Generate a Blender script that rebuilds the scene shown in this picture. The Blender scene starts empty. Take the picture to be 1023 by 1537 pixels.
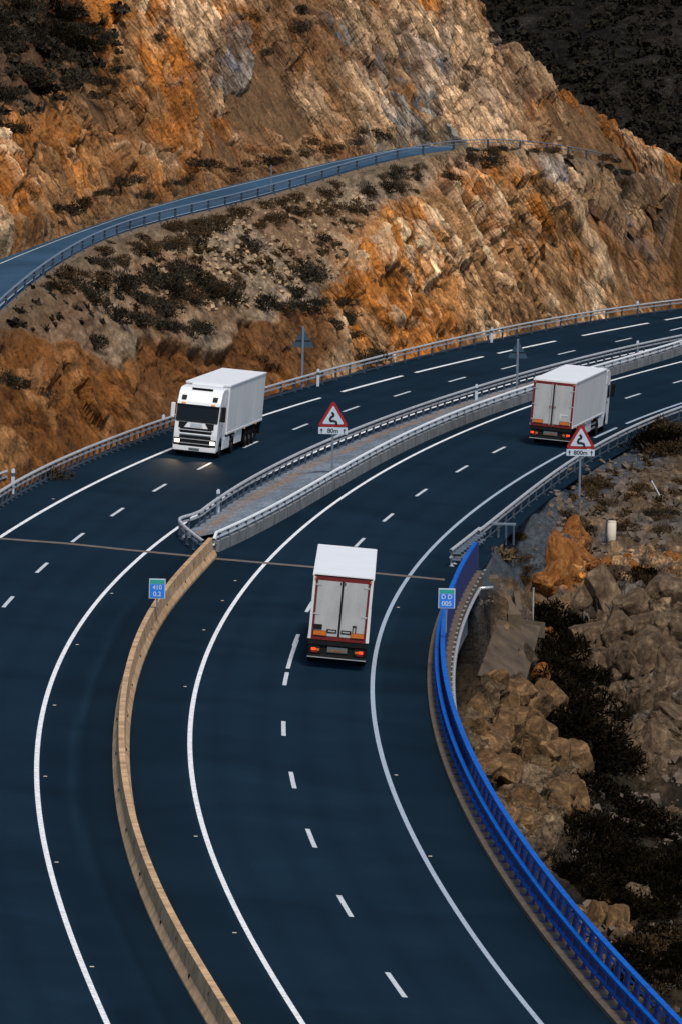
import math, random
import numpy as np
rng = np.random.default_rng(7); random.seed(7)
# ---------------------------------------------------------------- camera
F_PX, HOR, CAM_H, ROLL = 11000.0, -178.0, 33.0, math.radians(1.3)
_t = math.atan((768.5-HOR)/F_PX)
FWD = np.array([0, math.cos(_t), -math.sin(_t)]); _up = np.array([0, math.sin(_t), math.cos(_t)]); _rt = np.array([1., 0, 0])
RT = _rt*math.cos(ROLL)+_up*math.sin(ROLL); UP = -_rt*math.sin(ROLL)+_up*math.cos(ROLL)
CAM = np.array([0, 0, CAM_H])
def ray(u, v): return FWD+RT*(u-511.5)/F_PX-UP*(v-768.5)/F_PX
def at_depth(u, v, D):                       # point of the sight line at plan depth D
    d = ray(u, v); return CAM+d*(D/d[1])
def at_z(u, v, z):
    d = ray(u, v); return CAM+d*((z-CAM_H)/d[2])
# ---------------------------------------------------------------- road alignment: each line is x = P(y)
class Line:
    def __init__(s, pts, deg, y0=None, y1=None):
        pts = np.array(pts); s.y0 = pts[:, 1].min() if y0 is None else y0; s.y1 = pts[:, 1].max() if y1 is None else y1
        s.c = 0.5*(pts[:, 1].min()+pts[:, 1].max()); s.h = 0.5*(pts[:, 1].max()-pts[:, 1].min())
        s.p = np.polynomial.Polynomial(np.polynomial.polynomial.polyfit((pts[:, 1]-s.c)/s.h, pts[:, 0], deg))
        s.d = s.p.deriv(); s.res = np.abs(s(pts[:, 1])-pts[:, 0]).max()
    def __call__(s, y):
        y = np.asarray(y, float); yc = np.clip(y, s.y0, s.y1)
        return s.p((yc-s.c)/s.h)+s.d((yc-s.c)/s.h)/s.h*(y-yc)
    def slope(s, y):
        yc = np.clip(np.asarray(y, float), s.y0, s.y1); return s.d((yc-s.c)/s.h)/s.h
R1_PX = [(452,1534),(410,1467),(375,1407),(345,1347),(320,1287),(300,1225),(289,1177),(286,1137),(287.5,1085),(295,1035),(307,990),(325,947),(350,905),(380,865),(415,830),(455,795),(512,747),(562,716),(612,686),(662,662),(712,641),(762,622),(793,611),(914,572),(962,558),(1023,543)]
R1 = Line([at_z(u, v, 0)[:2] for u, v in R1_PX], 6)
BANK = 0.07
def off(x, y):                               # signed distance to the right of the reference line
    s = R1.slope(y); return (x-R1(y))/np.sqrt(1+s*s)
def surf(x, y): return -BANK*np.clip(off(x, y), -24, 24)
def on_surf(u, v, dz=0.0):
    d = ray(u, v); lo, hi = 150/d[1], 720/d[1]
    for _ in range(50):
        m = .5*(lo+hi); p = CAM+d*m
        if p[2] > surf(p[0], p[1])+dz: lo = m
        else: hi = m
    return CAM+d*lo
def line_px(px, deg, dz=0.0): return Line([on_surf(u, v, dz)[:2] for u, v in px], deg)
L1 = line_px([(0,806.5),(114,740),(253,675),(395,622),(490,598),(512,588),(603,564),(620,559),(722,535),(743,530),(846,513),(866,503),(974,485),(995,480),(1023,476)], 4)
GA = line_px([(0,758),(50,733),(100,711),(150,688),(200,666),(255,645),(395,600),(512,569),(587,549),(662,531),(737,514),(812,497),(887,483),(962,472),(1023,466)], 4)
ML = line_px([(300,792),(325,773),(352,755),(366,746),(517,672),(550,657),(607,635),(674,612),(747,590),(862,557),(912,545),(962,532),(1023,520)], 4)
MR = line_px([(333,825),(369,812),(399,794),(420,785),(512,728),(562,700),(612,675),(662,652),(712,632),(762,615),(795,600),(912,566),(1023,532)], 4)
L3a = [(159,1536),(145,1497),(117,1437),(95,1367),(75,1302),(62,1242),(56,1187),(54,1137),(56,1110),(64,1070),(80,1020),(102,970),(132,920),(170,875),(210,837),(245,810),(280,784)]
L3 = Line([on_surf(u, v)[:2] for u, v in L3a]+[(ML(y)-.85*math.hypot(1, ML.slope(y)), y) for y in range(390, 540, 10)], 6)
R3 = line_px([(809,1536),(752,1462),(712,1407),(672,1347),(637,1292),(607,1232),(587,1182),(573,1136),(564,1090),(559,1050),(560,1010),(566,970),(577,930),(597,890),(619,857),(652,820),(682,792),(712,764),(752,734),(792,712),(832,689),(889,657),(926,642),(1023,605)], 6)
GR = line_px([(737,804),(767,780),(812,743),(862,708),(892,690),(937,665),(987,642),(1023,629)], 3)
KB = line_px([(912,1527),(862,1477),(812,1412),(762,1342),(712,1257),(677,1187),(657,1137),(649,1100),(644,1060),(642,1020)], 4)
BARR = line_px([(318,806),(288,837),(258,872),(233,907),(213,942),(200,977),(190,1012),(184,1047),(183,1090),(184,1140),(193,1192),(205,1242),(225,1307),(250,1357),(285,1422),(320,1477),(352,1534)], 6, .9)
def shift(ln, y, o):                          # point o metres right of a line
    s = ln.slope(y); n = np.sqrt(1+s*s); return ln(y)+o/n, y-o*s/n
EXPO = 0.9
import bpy, bmesh
from mathutils import Matrix, Vector
SC = bpy.context.scene; COL = SC.collection
# ---------------------------------------------------------------- helpers
def tag(o, label=None, cat=None, group=None, kind=None):
    if label: o['label'] = label
    if cat: o['category'] = cat
    if group: o['group'] = group
    if kind: o['kind'] = kind
    return o
def empty(name, loc=(0, 0, 0), mat=None):
    o = bpy.data.objects.new(name, None); COL.objects.link(o); o.empty_display_size = .2
    if mat is not None: o.matrix_world = mat
    else: o.location = loc
    return o
def link(name, me, mat, parent=None):
    o = bpy.data.objects.new(name, me); COL.objects.link(o)
    if mat is not None and len(me.materials) == 0: me.materials.append(mat)
    if parent is not None: o.parent = parent
    return o
def kids(o): return [c for c in bpy.data.objects if c.parent == o]
def copy_tree(o, parent=None):
    c = o.copy(); COL.objects.link(c)
    if parent is not None: c.parent = parent
    for ch in kids(o): copy_tree(ch, c)
    return c
def np_mesh(name, V, Fq, smooth=False, cols=None):
    V = np.asarray(V, np.float32); Fq = np.asarray(Fq, np.int32); k = Fq.shape[1]
    me = bpy.data.meshes.new(name); me.vertices.add(len(V)); me.vertices.foreach_set('co', V.ravel())
    me.loops.add(Fq.size); me.loops.foreach_set('vertex_index', Fq.ravel())
    me.polygons.add(len(Fq)); me.polygons.foreach_set('loop_start', np.arange(0, Fq.size, k, dtype=np.int32))
    me.polygons.foreach_set('use_smooth', np.full(len(Fq), smooth))
    me.update(calc_edges=True)
    if cols is not None:
        a = me.attributes.new('tint', 'FLOAT_COLOR', 'POINT')
        cols = np.asarray(cols); c = np.ones((len(V), 4), np.float32); c[:, :cols.shape[1]] = cols; a.data.foreach_set('color', c.ravel())
    return me
class MB:
    def __init__(s): s.bm = bmesh.new()
    def _bev(s, geom, b, seg=2):
        if b > 0:
            ed = list({e for f in geom for e in f.edges})
            bmesh.ops.bevel(s.bm, geom=ed, offset=b, segments=seg, profile=.6, affect='EDGES', clamp_overlap=True)
    def box(s, x0, x1, y0, y1, z0, z1, b=0, seg=2):
        vs = [s.bm.verts.new(p) for p in [(x0,y0,z0),(x1,y0,z0),(x1,y1,z0),(x0,y1,z0),(x0,y0,z1),(x1,y0,z1),(x1,y1,z1),(x0,y1,z1)]]
        fs = [s.bm.faces.new([vs[i] for i in q]) for q in [(3,2,1,0),(4,5,6,7),(0,1,5,4),(1,2,6,5),(2,3,7,6),(3,0,4,7)]]
        s._bev(fs, b, seg); return s
    def prism(s, poly, axis, a, c, b=0, seg=2):        # poly in the two other axes, counter-clockwise
        def P(u, v, w): return {'x': (w, u, v), 'y': (u, w, v), 'z': (u, v, w)}[axis]
        A = [s.bm.verts.new(P(u, v, a)) for u, v in poly]; C = [s.bm.verts.new(P(u, v, c)) for u, v in poly]
        n = len(poly); fs = [s.bm.faces.new(A[::-1]), s.bm.faces.new(C)]
        for i in range(n): fs.append(s.bm.faces.new([A[i], A[(i+1) % n], C[(i+1) % n], C[i]]))
        bmesh.ops.recalc_face_normals(s.bm, faces=fs); s._bev(fs, b, seg); return s
    def hexa(s, q0, q1, b=0):                          # two quads, bottom and top
        A = [s.bm.verts.new(p) for p in q0]; C = [s.bm.verts.new(p) for p in q1]
        fs = [s.bm.faces.new(A[::-1]), s.bm.faces.new(C)]+[s.bm.faces.new([A[i], A[(i+1) % 4], C[(i+1) % 4], C[i]]) for i in range(4)]
        bmesh.ops.recalc_face_normals(s.bm, faces=fs); s._bev(fs, b); return s
    def cyl(s, p0, p1, r, seg=12, r2=None, caps=True):
        p0 = Vector(p0); p1 = Vector(p1); d = (p1-p0).normalized(); u = d.orthogonal().normalized(); w = d.cross(u)
        r2 = r if r2 is None else r2; A = []; C = []
        for i in range(seg):
            a = 2*math.pi*i/seg; q = u*math.cos(a)+w*math.sin(a)
            A.append(s.bm.verts.new(p0+q*r)); C.append(s.bm.verts.new(p1+q*r2))
        for i in range(seg): s.bm.faces.new([A[i], A[(i+1) % seg], C[(i+1) % seg], C[i]])
        if caps: s.bm.faces.new(A[::-1]); s.bm.faces.new(C)
        return s
    def tube(s, pts, r, seg=6):
        for a, c in zip(pts[:-1], pts[1:]): s.cyl(a, c, r, seg)
        return s
    def build(s, name, mat, parent=None, smooth=False):
        me = bpy.data.meshes.new(name); s.bm.to_mesh(me); s.bm.free()
        if smooth:
            for p in me.polygons: p.use_smooth = True
        return link(name, me, mat, parent)
def sweep(P, prof, closed=True, caps=True, bank=0.):            # P (N,3); profile (lateral right, up)
    P = np.asarray(P, float); T = np.gradient(P, axis=0); T[:, 2] = 0; T /= np.linalg.norm(T, axis=1)[:, None]
    Rr = np.stack([T[:, 1], -T[:, 0], 0*T[:, 0]], 1); n, k = len(P), len(prof)
    V = np.concatenate([P+Rr*l+np.array([0, 0, h-bank*l]) for l, h in prof]).reshape(k, n, 3).transpose(1, 0, 2).reshape(-1, 3)
    F = []
    for i in range(n-1):
        for j in range(k if closed else k-1): F.append((i*k+j, i*k+(j+1) % k, (i+1)*k+(j+1) % k, (i+1)*k+j))
    if closed and caps and k == 4: F += [(0, 3, 2, 1), ((n-1)*k, (n-1)*k+1, (n-1)*k+2, (n-1)*k+3)]
    return V, np.array(F)
def sweep_obj(name, P, prof, mat, parent=None, closed=True, smooth=False, bank=0.):
    V, F = sweep(P, prof, closed, bank=bank); return link(name, np_mesh(name, V, F, smooth), mat, parent)
def rect(l0, l1, h0, h1): return [(l0, h0), (l0, h1), (l1, h1), (l1, h0)]
def along(ln, y0, y1, o=0., dz=0., step=1.5, zf=surf):
    ys = np.arange(y0, y1+1e-6, step); x, y = shift(ln, ys, o); return np.stack([x, y, zf(x, y)+dz], 1)
def resample(P, sp):
    P = np.asarray(P); s = np.r_[0, np.cumsum(np.linalg.norm(np.diff(P, axis=0), axis=1))]; t = np.arange(sp*.5, s[-1], sp)
    return np.stack([np.interp(t, s, P[:, i]) for i in range(3)], 1)
# ---------------------------------------------------------------- numpy noise
def _h(i, j, k, s):
    n = (i.astype(np.int64)*374761393+j.astype(np.int64)*668265263+k.astype(np.int64)*2147483647+s*974634777) & 0xffffffff
    n = ((n ^ (n >> 13))*1274126177) & 0xffffffff; n = ((n ^ (n >> 15))*2246822519) & 0xffffffff; return ((n ^ (n >> 16)) & 0xffffff)/float(0xffffff)
def vnoise(x, y, z, s=0):                               # value noise in -1..1
    xi, yi, zi = np.floor(x), np.floor(y), np.floor(z); fx, fy, fz = x-xi, y-yi, z-zi
    fx, fy, fz = [f*f*f*(f*(f*6-15)+10) for f in (fx, fy, fz)]; r = 0
    for a in (0, 1):
        for b in (0, 1):
            for c in (0, 1):
                r = r+_h(xi+a, yi+b, zi+c, s)*(fx if a else 1-fx)*(fy if b else 1-fy)*(fz if c else 1-fz)
    return r*2-1
def fbm(x, y, z, s=0, o=4, g=.5):
    r = 0; a = 1; t = 0
    for i in range(o): r = r+a*vnoise(x*2**i+17*i, y*2**i, z*2**i, s+i); t += a; a *= g
    return r/t*1.6
def cells(x, y, s=0):                                   # 2-D voronoi: id random, second random, edge distance
    xi, yi = np.floor(x), np.floor(y); d1 = np.full(x.shape, 9.); d2 = d1.copy(); r1 = np.zeros(x.shape); r2 = r1.copy(); px = r1.copy(); py = r1.copy(); z = np.zeros_like(xi)
    for a in (-1, 0, 1):
        for b in (-1, 0, 1):
            cx, cy = xi+a, yi+b; qx = cx+.1+.8*_h(cx, cy, z, s); qy = cy+.1+.8*_h(cx, cy, z, s+1); d = np.hypot(qx-x, qy-y)
            n = d < d1; d2 = np.where(n, d1, np.minimum(d2, d)); i1 = _h(cx, cy, z, s+2); i2 = _h(cx, cy, z, s+3)
            r1 = np.where(n, i1, r1); r2 = np.where(n, i2, r2); px = np.where(n, x-qx, px); py = np.where(n, y-qy, py); d1 = np.where(n, d, d1)
    return r1, r2, d2-d1, px, py
def sm(a, b, x): t = np.clip((x-a)/(b-a), 0, 1); return t*t*(3-2*t)
def mix3(c, w, col): return c*(1-w[:, None])+np.array(col)*w[:, None]
class RBF:                                              # thin-plate height field through control points
    def __init__(s, P, ys=.45, reg=2e-3):
        P = np.array(P); s.ys = ys; s.c = P[:, :2].mean(0); X = s._x(P[:, 0], P[:, 1]); n = len(P); s.X = X
        A = np.zeros((n+3, n+3)); A[:n, :n] = s._k(X[:, None]-X[None])+reg*n*np.eye(n); B = np.c_[np.ones(n), X]; A[:n, n:] = B; A[n:, :n] = B.T
        s.w = np.linalg.solve(A, np.r_[P[:, 2], 0, 0, 0])
    def _x(s, x, y): return np.stack([(x-s.c[0])/20, (y-s.c[1])*s.ys/20], -1)
    def _k(s, d): r2 = (d**2).sum(-1)+1e-12; return .5*r2*np.log(r2)
    def ev(s, x, y):
        X = s._x(x, y); out = np.empty(len(X)); n = len(s.X)
        for i in range(0, len(X), 20000):
            q = X[i:i+20000]; out[i:i+20000] = s._k(q[:, None]-s.X[None])@s.w[:n]+s.w[n]+q@s.w[n+1:]
        return out
class Field:                                            # bilinear table of a height function
    def __init__(s, f, x0, x1, dx, y0, y1, dy):
        s.x0, s.y0, s.dx, s.dy = x0, y0, dx, dy; xs = np.arange(x0, x1+dx, dx); ys = np.arange(y0, y1+dy, dy)
        X, Y = np.meshgrid(xs, ys); s.T = f(X.ravel(), Y.ravel()).reshape(X.shape)
    def __call__(s, x, y):
        a = np.clip((np.asarray(x)-s.x0)/s.dx, 0, s.T.shape[1]-1.001); b = np.clip((np.asarray(y)-s.y0)/s.dy, 0, s.T.shape[0]-1.001)
        i, j = a.astype(int), b.astype(int); u, v = a-i, b-j; T = s.T
        return T[j, i]*(1-u)*(1-v)+T[j, i+1]*u*(1-v)+T[j+1, i]*(1-u)*v+T[j+1, i+1]*u*v
def hit(f, u, v, D0, D1, n=1500):                       # first meeting of a sight line with a height field
    D = np.linspace(D0, D1, n); d = ray(u, v); p = CAM+d[None]*(D/d[1])[:, None]; under = p[:, 2] < f(p[:, 0], p[:, 1])
    i = int(np.argmax(under)); return p[i] if under[i] else None
def polydist(P, x, y):                                  # distance to polyline and height of the nearest point
    P = np.asarray(P); x = np.asarray(x, float); y = np.asarray(y, float); best = np.full(x.shape, 1e9); zz = np.zeros(x.shape); sg = np.zeros(x.shape)
    for a, b in zip(P[:-1], P[1:]):
        d = b-a; L = d[0]**2+d[1]**2; t = np.clip(((x-a[0])*d[0]+(y-a[1])*d[1])/L, 0, 1)
        q = np.hypot(x-a[0]-t*d[0], y-a[1]-t*d[1]); n = q < best; best = np.where(n, q, best); zz = np.where(n, a[2]+t*d[2], zz)
        sg = np.where(n, np.sign(d[0]*(y-a[1])-d[1]*(x-a[0])), sg)
    return best, zz, sg
# ---------------------------------------------------------------- materials
def new_mat(name):
    m = bpy.data.materials.new(name); m.use_nodes = True; nt = m.node_tree; return m, nt, nt.nodes['Principled BSDF']
def N(nt, t, **k):
    n = nt.nodes.new(t)
    for a, b in k.items():
        if a in n.inputs: n.inputs[a].default_value = b
        else: setattr(n, a, b)
    return n
def coords(nt, scale=(1, 1, 1), rot=(0, 0, 0)):
    tc = N(nt, 'ShaderNodeTexCoord'); mp = N(nt, 'ShaderNodeMapping'); mp.inputs['Scale'].default_value = scale; mp.inputs['Rotation'].default_value = rot
    nt.links.new(tc.outputs['Object'], mp.inputs['Vector'])
    if any(rot):                                        # turn into bedding axes first, stretch afterwards
        mp.inputs['Scale'].default_value = (1, 1, 1); m2 = N(nt, 'ShaderNodeMapping'); m2.inputs['Scale'].default_value = scale; nt.links.new(mp.outputs[0], m2.inputs['Vector']); return m2.outputs[0]
    return mp.outputs[0]
def ramp(nt, fac, stops):
    r = N(nt, 'ShaderNodeValToRGB'); nt.links.new(fac, r.inputs[0]); e = r.color_ramp.elements
    while len(e) < len(stops): e.new(.5)
    for q, (p, c) in zip(e, stops): q.position = p; q.color = (c, c, c, 1) if isinstance(c, (int, float)) else (*c, 1)
    return r.outputs[0]
def mul(nt, a, b, fac=1., mode='MULTIPLY'):
    m = N(nt, 'ShaderNodeMix', data_type='RGBA', blend_type=mode)
    if isinstance(fac, (int, float)): m.inputs[0].default_value = fac
    else: nt.links.new(fac, m.inputs[0])
    for s, q in ((6, a), (7, b)):
        if hasattr(q, 'default_value') and hasattr(q, 'links'): nt.links.new(q, m.inputs[s])
        else: m.inputs[s].default_value = (*q, 1)
    return m.outputs[2]
def bump(nt, b, fac, strength=.4, dist=.05):
    n = N(nt, 'ShaderNodeBump'); n.inputs['Strength'].default_value = strength; n.inputs['Distance'].default_value = dist
    nt.links.new(fac, n.inputs['Height']); nt.links.new(n.outputs[0], b.inputs['Normal'])
def plain(name, col, rough=.6, metal=0., var=.25, scale=3., spec=.5, stretch=(1, 1, 1), bmp=0.):
    m, nt, b = new_mat(name); v = coords(nt, stretch)
    t = N(nt, 'ShaderNodeTexNoise', Scale=scale, Detail=6., Roughness=.65); nt.links.new(v, t.inputs['Vector'])
    nt.links.new(mul(nt, col, ramp(nt, t.outputs[0], [(.3, 1-var), (.7, 1+var*.4)])), b.inputs['Base Color'])
    b.inputs['Roughness'].default_value = rough; b.inputs['Metallic'].default_value = metal; b.inputs['Specular IOR Level'].default_value = spec
    if bmp: bump(nt, b, t.outputs[0], bmp, .03)
    return m
def tint_mat(name, stretch, rot, sc1=6., sc2=1.5, bs=.7, lo=.35, hi=1.5, bd=.12, vs_=1.4, vk=1., warp=.3):
    m, nt, b = new_mat(name); a = N(nt, 'ShaderNodeAttribute', attribute_name='tint'); v = coords(nt, stretch, rot)
    t1 = N(nt, 'ShaderNodeTexNoise', Scale=sc1, Detail=8., Roughness=.7, Distortion=.6); t2 = N(nt, 'ShaderNodeTexNoise', Scale=sc2, Detail=5., Roughness=.6, Distortion=1.)
    for t in (t1, t2): nt.links.new(v, t.inputs['Vector'])
    wp = N(nt, 'ShaderNodeMix', data_type='RGBA', blend_type='ADD'); wp.inputs[0].default_value = warp; nt.links.new(v, wp.inputs[6]); nt.links.new(t1.outputs['Color'], wp.inputs[7])
    v1 = N(nt, 'ShaderNodeTexVoronoi', feature='F1', Scale=vs_); v2 = N(nt, 'ShaderNodeTexVoronoi', feature='DISTANCE_TO_EDGE', Scale=vs_); v3 = N(nt, 'ShaderNodeTexVoronoi', feature='F1', Scale=vs_*2.7); v4 = N(nt, 'ShaderNodeTexVoronoi', feature='DISTANCE_TO_EDGE', Scale=vs_*2.7)
    for q in (v1, v2, v3, v4): nt.links.new(wp.outputs[2], q.inputs['Vector'])
    vi = coords(nt, (1, .2, 1)); t5 = N(nt, 'ShaderNodeTexNoise', Scale=5.5, Detail=7., Roughness=.75); nt.links.new(vi, t5.inputs['Vector'])
    c = mul(nt, a.outputs['Color'], ramp(nt, t1.outputs[0], [(.3, lo), (.5, .95), (.72, hi)])); c = mul(nt, c, ramp(nt, t5.outputs[0], [(.32, .6), (.5, 1.), (.68, 1.35)]))
    c = mul(nt, c, ramp(nt, t2.outputs[0], [(.3, .72), (.65, 1.18)]))
    sp1 = N(nt, 'ShaderNodeSeparateColor'); nt.links.new(v1.outputs['Color'], sp1.inputs[0]); sp3 = N(nt, 'ShaderNodeSeparateColor'); nt.links.new(v3.outputs['Color'], sp3.inputs[0])
    c = mul(nt, c, ramp(nt, sp1.outputs[0], [(0., 1-.38*vk), (1., 1+.5*vk)]), a.outputs['Alpha']); c = mul(nt, c, ramp(nt, sp3.outputs[0], [(0., 1-.3*vk), (1., 1+.4*vk)]), a.outputs['Alpha'])
    c = mul(nt, c, ramp(nt, v2.outputs[0], [(.0, 1-.42*vk), (.045, 1.)]), a.outputs['Alpha']); c = mul(nt, c, ramp(nt, v4.outputs[0], [(.0, 1-.18*vk), (.06, 1.)]), a.outputs['Alpha'])  # crack edges darkened in the colour, painted shade for the relief
    nt.links.new(c, b.inputs['Base Color']); b.inputs['Roughness'].default_value = .95; b.inputs['Specular IOR Level'].default_value = .08
    def add(x, y, op='ADD', k=None):
        m_ = N(nt, 'ShaderNodeMath', operation=op); nt.links.new(x, m_.inputs[0])
        if k is None: nt.links.new(y, m_.inputs[1])
        else: m_.inputs[1].default_value = k
        return m_.outputs[0]
    h = add(add(t5.outputs[0], add(t1.outputs[0], t2.outputs[0])), add(add(add(sp1.outputs[1], None, 'MULTIPLY', 1.3*vk), add(sp3.outputs[1], None, 'MULTIPLY', .7*vk)), a.outputs['Alpha'], 'MULTIPLY'))
    h = add(h, add(add(ramp(nt, v2.outputs[0], [(.0, 0.), (.1, 1.)]), None, 'MULTIPLY', .7*vk), a.outputs['Alpha'], 'MULTIPLY'))
    bump(nt, b, h, bs, bd); return m
def asphalt_mat(name, col, seam=True):
    m, nt, b = new_mat(name); v = coords(nt)
    big = N(nt, 'ShaderNodeTexNoise', Scale=.13, Detail=4., Roughness=.55, Distortion=.6); fine = N(nt, 'ShaderNodeTexNoise', Scale=9., Detail=6., Roughness=.8)
    for t in (big, fine): nt.links.new(v, t.inputs['Vector'])
    at = N(nt, 'ShaderNodeAttribute', attribute_name='tint')
    c = mul(nt, col, ramp(nt, big.outputs[0], [(.3, .66), (.7, 1.25)])); c = mul(nt, c, ramp(nt, fine.outputs[0], [(.3, .62), (.7, 1.32)])); c = mul(nt, c, at.outputs['Color'])
    nt.links.new(c, b.inputs['Base Color']); b.inputs['Roughness'].default_value = .8; b.inputs['Specular IOR Level'].default_value = .02; b.inputs['Sheen Weight'].default_value = .035; b.inputs['Sheen Roughness'].default_value = .45; b.inputs['Sheen Tint'].default_value = (.12, .5, 1, 1)
    bump(nt, b, fine.outputs[0], .25, .02); return m
def emis(name, col, st, base=(.5, .5, .5)):
    m, nt, b = new_mat(name); b.inputs['Base Color'].default_value = (*base, 1); b.inputs['Emission Color'].default_value = (*col, 1); b.inputs['Emission Strength'].default_value = st
    b.inputs['Roughness'].default_value = .25; return m
M = dict(
    asphalt=asphalt_mat('asphalt', (.0044, .0124, .0215)), road2=asphalt_mat('old_asphalt', (.03, .065, .11)),
    railwhite=plain('white_rail_paint', (.72, .76, .8), .45, var=.2), paint_b=plain('worn_edge_paint', (.30, .37, .46), .7, var=.4, scale=6), paint_c=plain('worn_dash_paint', (.46, .51, .57), .7, var=.45, scale=7),
    paint=plain('road_paint', (.72, .75, .78), .6, var=.5, scale=5), steel=plain('galvanised_steel', (.5, .52, .55), .45, .35, .25, 2),
    post=plain('weathered_steel', (.05, .075, .11), .55, .3, .3, 4), conc=plain('barrier_concrete', (.44, .28, .15), .9, var=.6, scale=1.4, bmp=.2),
    conc2=plain('grey_concrete', (.16, .175, .19), .9, var=.5, scale=1.2, bmp=.2), conc3=plain('brown_concrete', (.085, .06, .038), .92, var=.5, scale=1.5, bmp=.25),
    island=plain('island_concrete', (.14, .16, .18), .9, var=.45, scale=.8, bmp=.2), soil=plain('dry_soil', (.23, .14, .075), .95, var=.5, scale=2.5, bmp=.3),
    joint=plain('joint_filler', (.11, .09, .075), .9, var=.5, scale=3), white=plain('white_truck_paint', (.66, .69, .73), .4, var=.06, scale=.9),
    panel=plain('dusty_white_panel', (.62, .64, .66), .5, var=.16, scale=.8, stretch=(1, 1, .35)), door=plain('dirty_door_panel', (.37, .385, .395), .55, var=.22, scale=1.2, stretch=(1, 1, .5)),
    dark=plain('black_plastic', (.008, .009, .010), .6, var=.3, spec=.15), rubber=plain('tyre_rubber', (.007, .007, .008), .9, var=.3, spec=.1), rim=plain('steel_rim', (.38, .39, .4), .4, .5, .25),
    glass=plain('dark_glass', (.004, .006, .008), .12, var=.1, spec=.25), red=plain('red_marking', (.13, .004, .005), .5, var=.25), orange=plain('orange_plate', (.5, .13, .008), .5, var=.15),
    plate=plain('number_plate', (.1, .12, .13), .5, var=.3, scale=20), chrome=plain('silver_trim', (.55, .57, .6), .3, .6, .1),
    blue=plain('blue_parapet_paint', (.001, .085, .40), .5, var=.35, scale=2, spec=.04), navy=plain('dark_blue_paint', (.001, .010, .11), .6, var=.25, scale=2),
    signred=plain('sign_red', (.26, .006, .008), .45, var=.1), signwhite=plain('sign_white', (.42, .5, .6), .45, var=.06), signblack=plain('sign_black', (.01, .012, .016), .5, var=.1),
    signblue=plain('sign_blue', (.008, .17, .72), .45, var=.08), signgreen=plain('sign_green', (.02, .3, .27), .45, var=.08), signback=plain('sign_back', (.035, .075, .12), .5, .3, .15),
    pole=plain('sign_pole', (.16, .2, .26), .5, .4, .2), head=emis('lit_headlamp', (1, .76, .46), 1.7, (.8, .8, .8)), tail=emis('lit_tail_lamp', (1, .06, .01), .7, (.5, .03, .02)), amber=emis('lit_marker', (1, .45, .1), .25, (.4, .16, .02)),
    reflect=plain('orange_reflector', (.6, .16, .03), .3, var=.2), bollard=plain('pale_concrete', (.5, .44, .36), .8, var=.2),
    rust=plain('rusty_metal', (.22, .09, .035), .85, var=.5, scale=6), grass=plain('dry_grass', (.12, .08, .035), .9, var=.4))
# ---------------------------------------------------------------- highway surface and its markings
def stations(y, o): x, yy = shift(R1, y, o); return x, yy
ys = np.arange(158, 602, 1.0); ol = np.interp(ys, [158, 340, 362, 380, 410, 440, 470, 602], [-26, -26, -16.4, -15.6, -15.2, -14.6, -14.1, -14.1]); NC = 150
V = []; T = []
for y, a in zip(ys, ol):
    o = np.linspace(a, 10.05, NC); x, yy = stations(y, o); V.append(np.stack([x, yy, surf(x, yy)], 1))
    w = np.ones(NC); w = np.where(o > 7.4, .74, w); w = np.where((o > -5.6) & (o < -.2), .7, w); w = np.where(o < -13, .85, w)
    for c in (1.0, 2.8, 4.5, 6.4, -7.6, -9.0, -10.6, -12.2): w = w*(1-.17*np.exp(-((o-c)/.35)**2))
    w = w*(1+.9*np.exp(-((o+4.35-.12*math.sin(y*.09)-.05*math.sin(y*.31))/.17)**2)*(.6+.4*math.sin(y*.05)))*(1-.25*np.exp(-((o+3.95)/.18)**2))
    if y > 356: w = np.where((o > -4) & (o < -.9), .8, w)
    T.append(w)
V = np.concatenate(V); T = np.concatenate(T); n = len(ys)
i = np.arange(n-1)[:, None]*NC+np.arange(NC-1)[None]; Fq = np.stack([i, i+1, i+NC+1, i+NC], -1).reshape(-1, 4)
tag(link('highway', np_mesh('highway', V, Fq, True, T[:, None]*np.ones(3)), M['asphalt']), kind='structure')
MV = []; MF = []
def strip(P0, P1):
    b = len(MV)
    for a, c in zip(P0, P1): MV.extend([a, c])
    for k in range(len(P0)-1): MF.append((b+2*k, b+2*k+1, b+2*k+3, b+2*k+2))
def line_strip(ln, y0, y1, w=.2):
    n = max(2, int((y1-y0)/1.0)); yy = np.linspace(y0, y1, n)
    e = []
    for o in (-w/2, w/2): x, q = shift(ln, yy, o); e.append(np.stack([x, q, surf(x, q)+.012], 1))
    strip(*e)
def yof(px, dz=0): return on_surf(*px, dz)[1]
line_strip(R1, 160, 575, .18); line_strip(L3, 160, 550, .18); line_strip(L1, 330, yof((490, 598)), .2)
for a, c in [((512,588),(603,564)), ((620,559),(722,535)), ((743,530),(846,513)), ((866,503),(974,485)), ((995,480),(1075,468))]: line_strip(L1, yof(a), yof(c), .24)
tag(link('edge_lines', np_mesh('edge_lines', MV, MF), M['paint']), kind='structure'); MV.clear(); MF.clear()
line_strip(R3, 160, yof((849, 679)), .18); line_strip(R3, yof((889, 657)), yof((926, 642)), .2); line_strip(R3, yof((939, 636)), 540, .2)
tag(link('right_edge_line', np_mesh('right_edge_line', MV, MF), M['paint_b']), kind='structure'); MV.clear(); MF.clear()
def dash(px, L=5., w=.17):
    p = on_surf(*px); o = float(off(p[0], p[1])); s = float(R1.slope(p[1])); y = p[1]+o*s/math.hypot(1, s)
    yy = np.linspace(y, y+L/math.hypot(1, s), 5); e = []
    for q in (o-w/2, o+w/2): x, q2 = stations(yy, q); e.append(np.stack([x, q2, surf(x, q2)+.012], 1))
    strip(*e)
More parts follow.
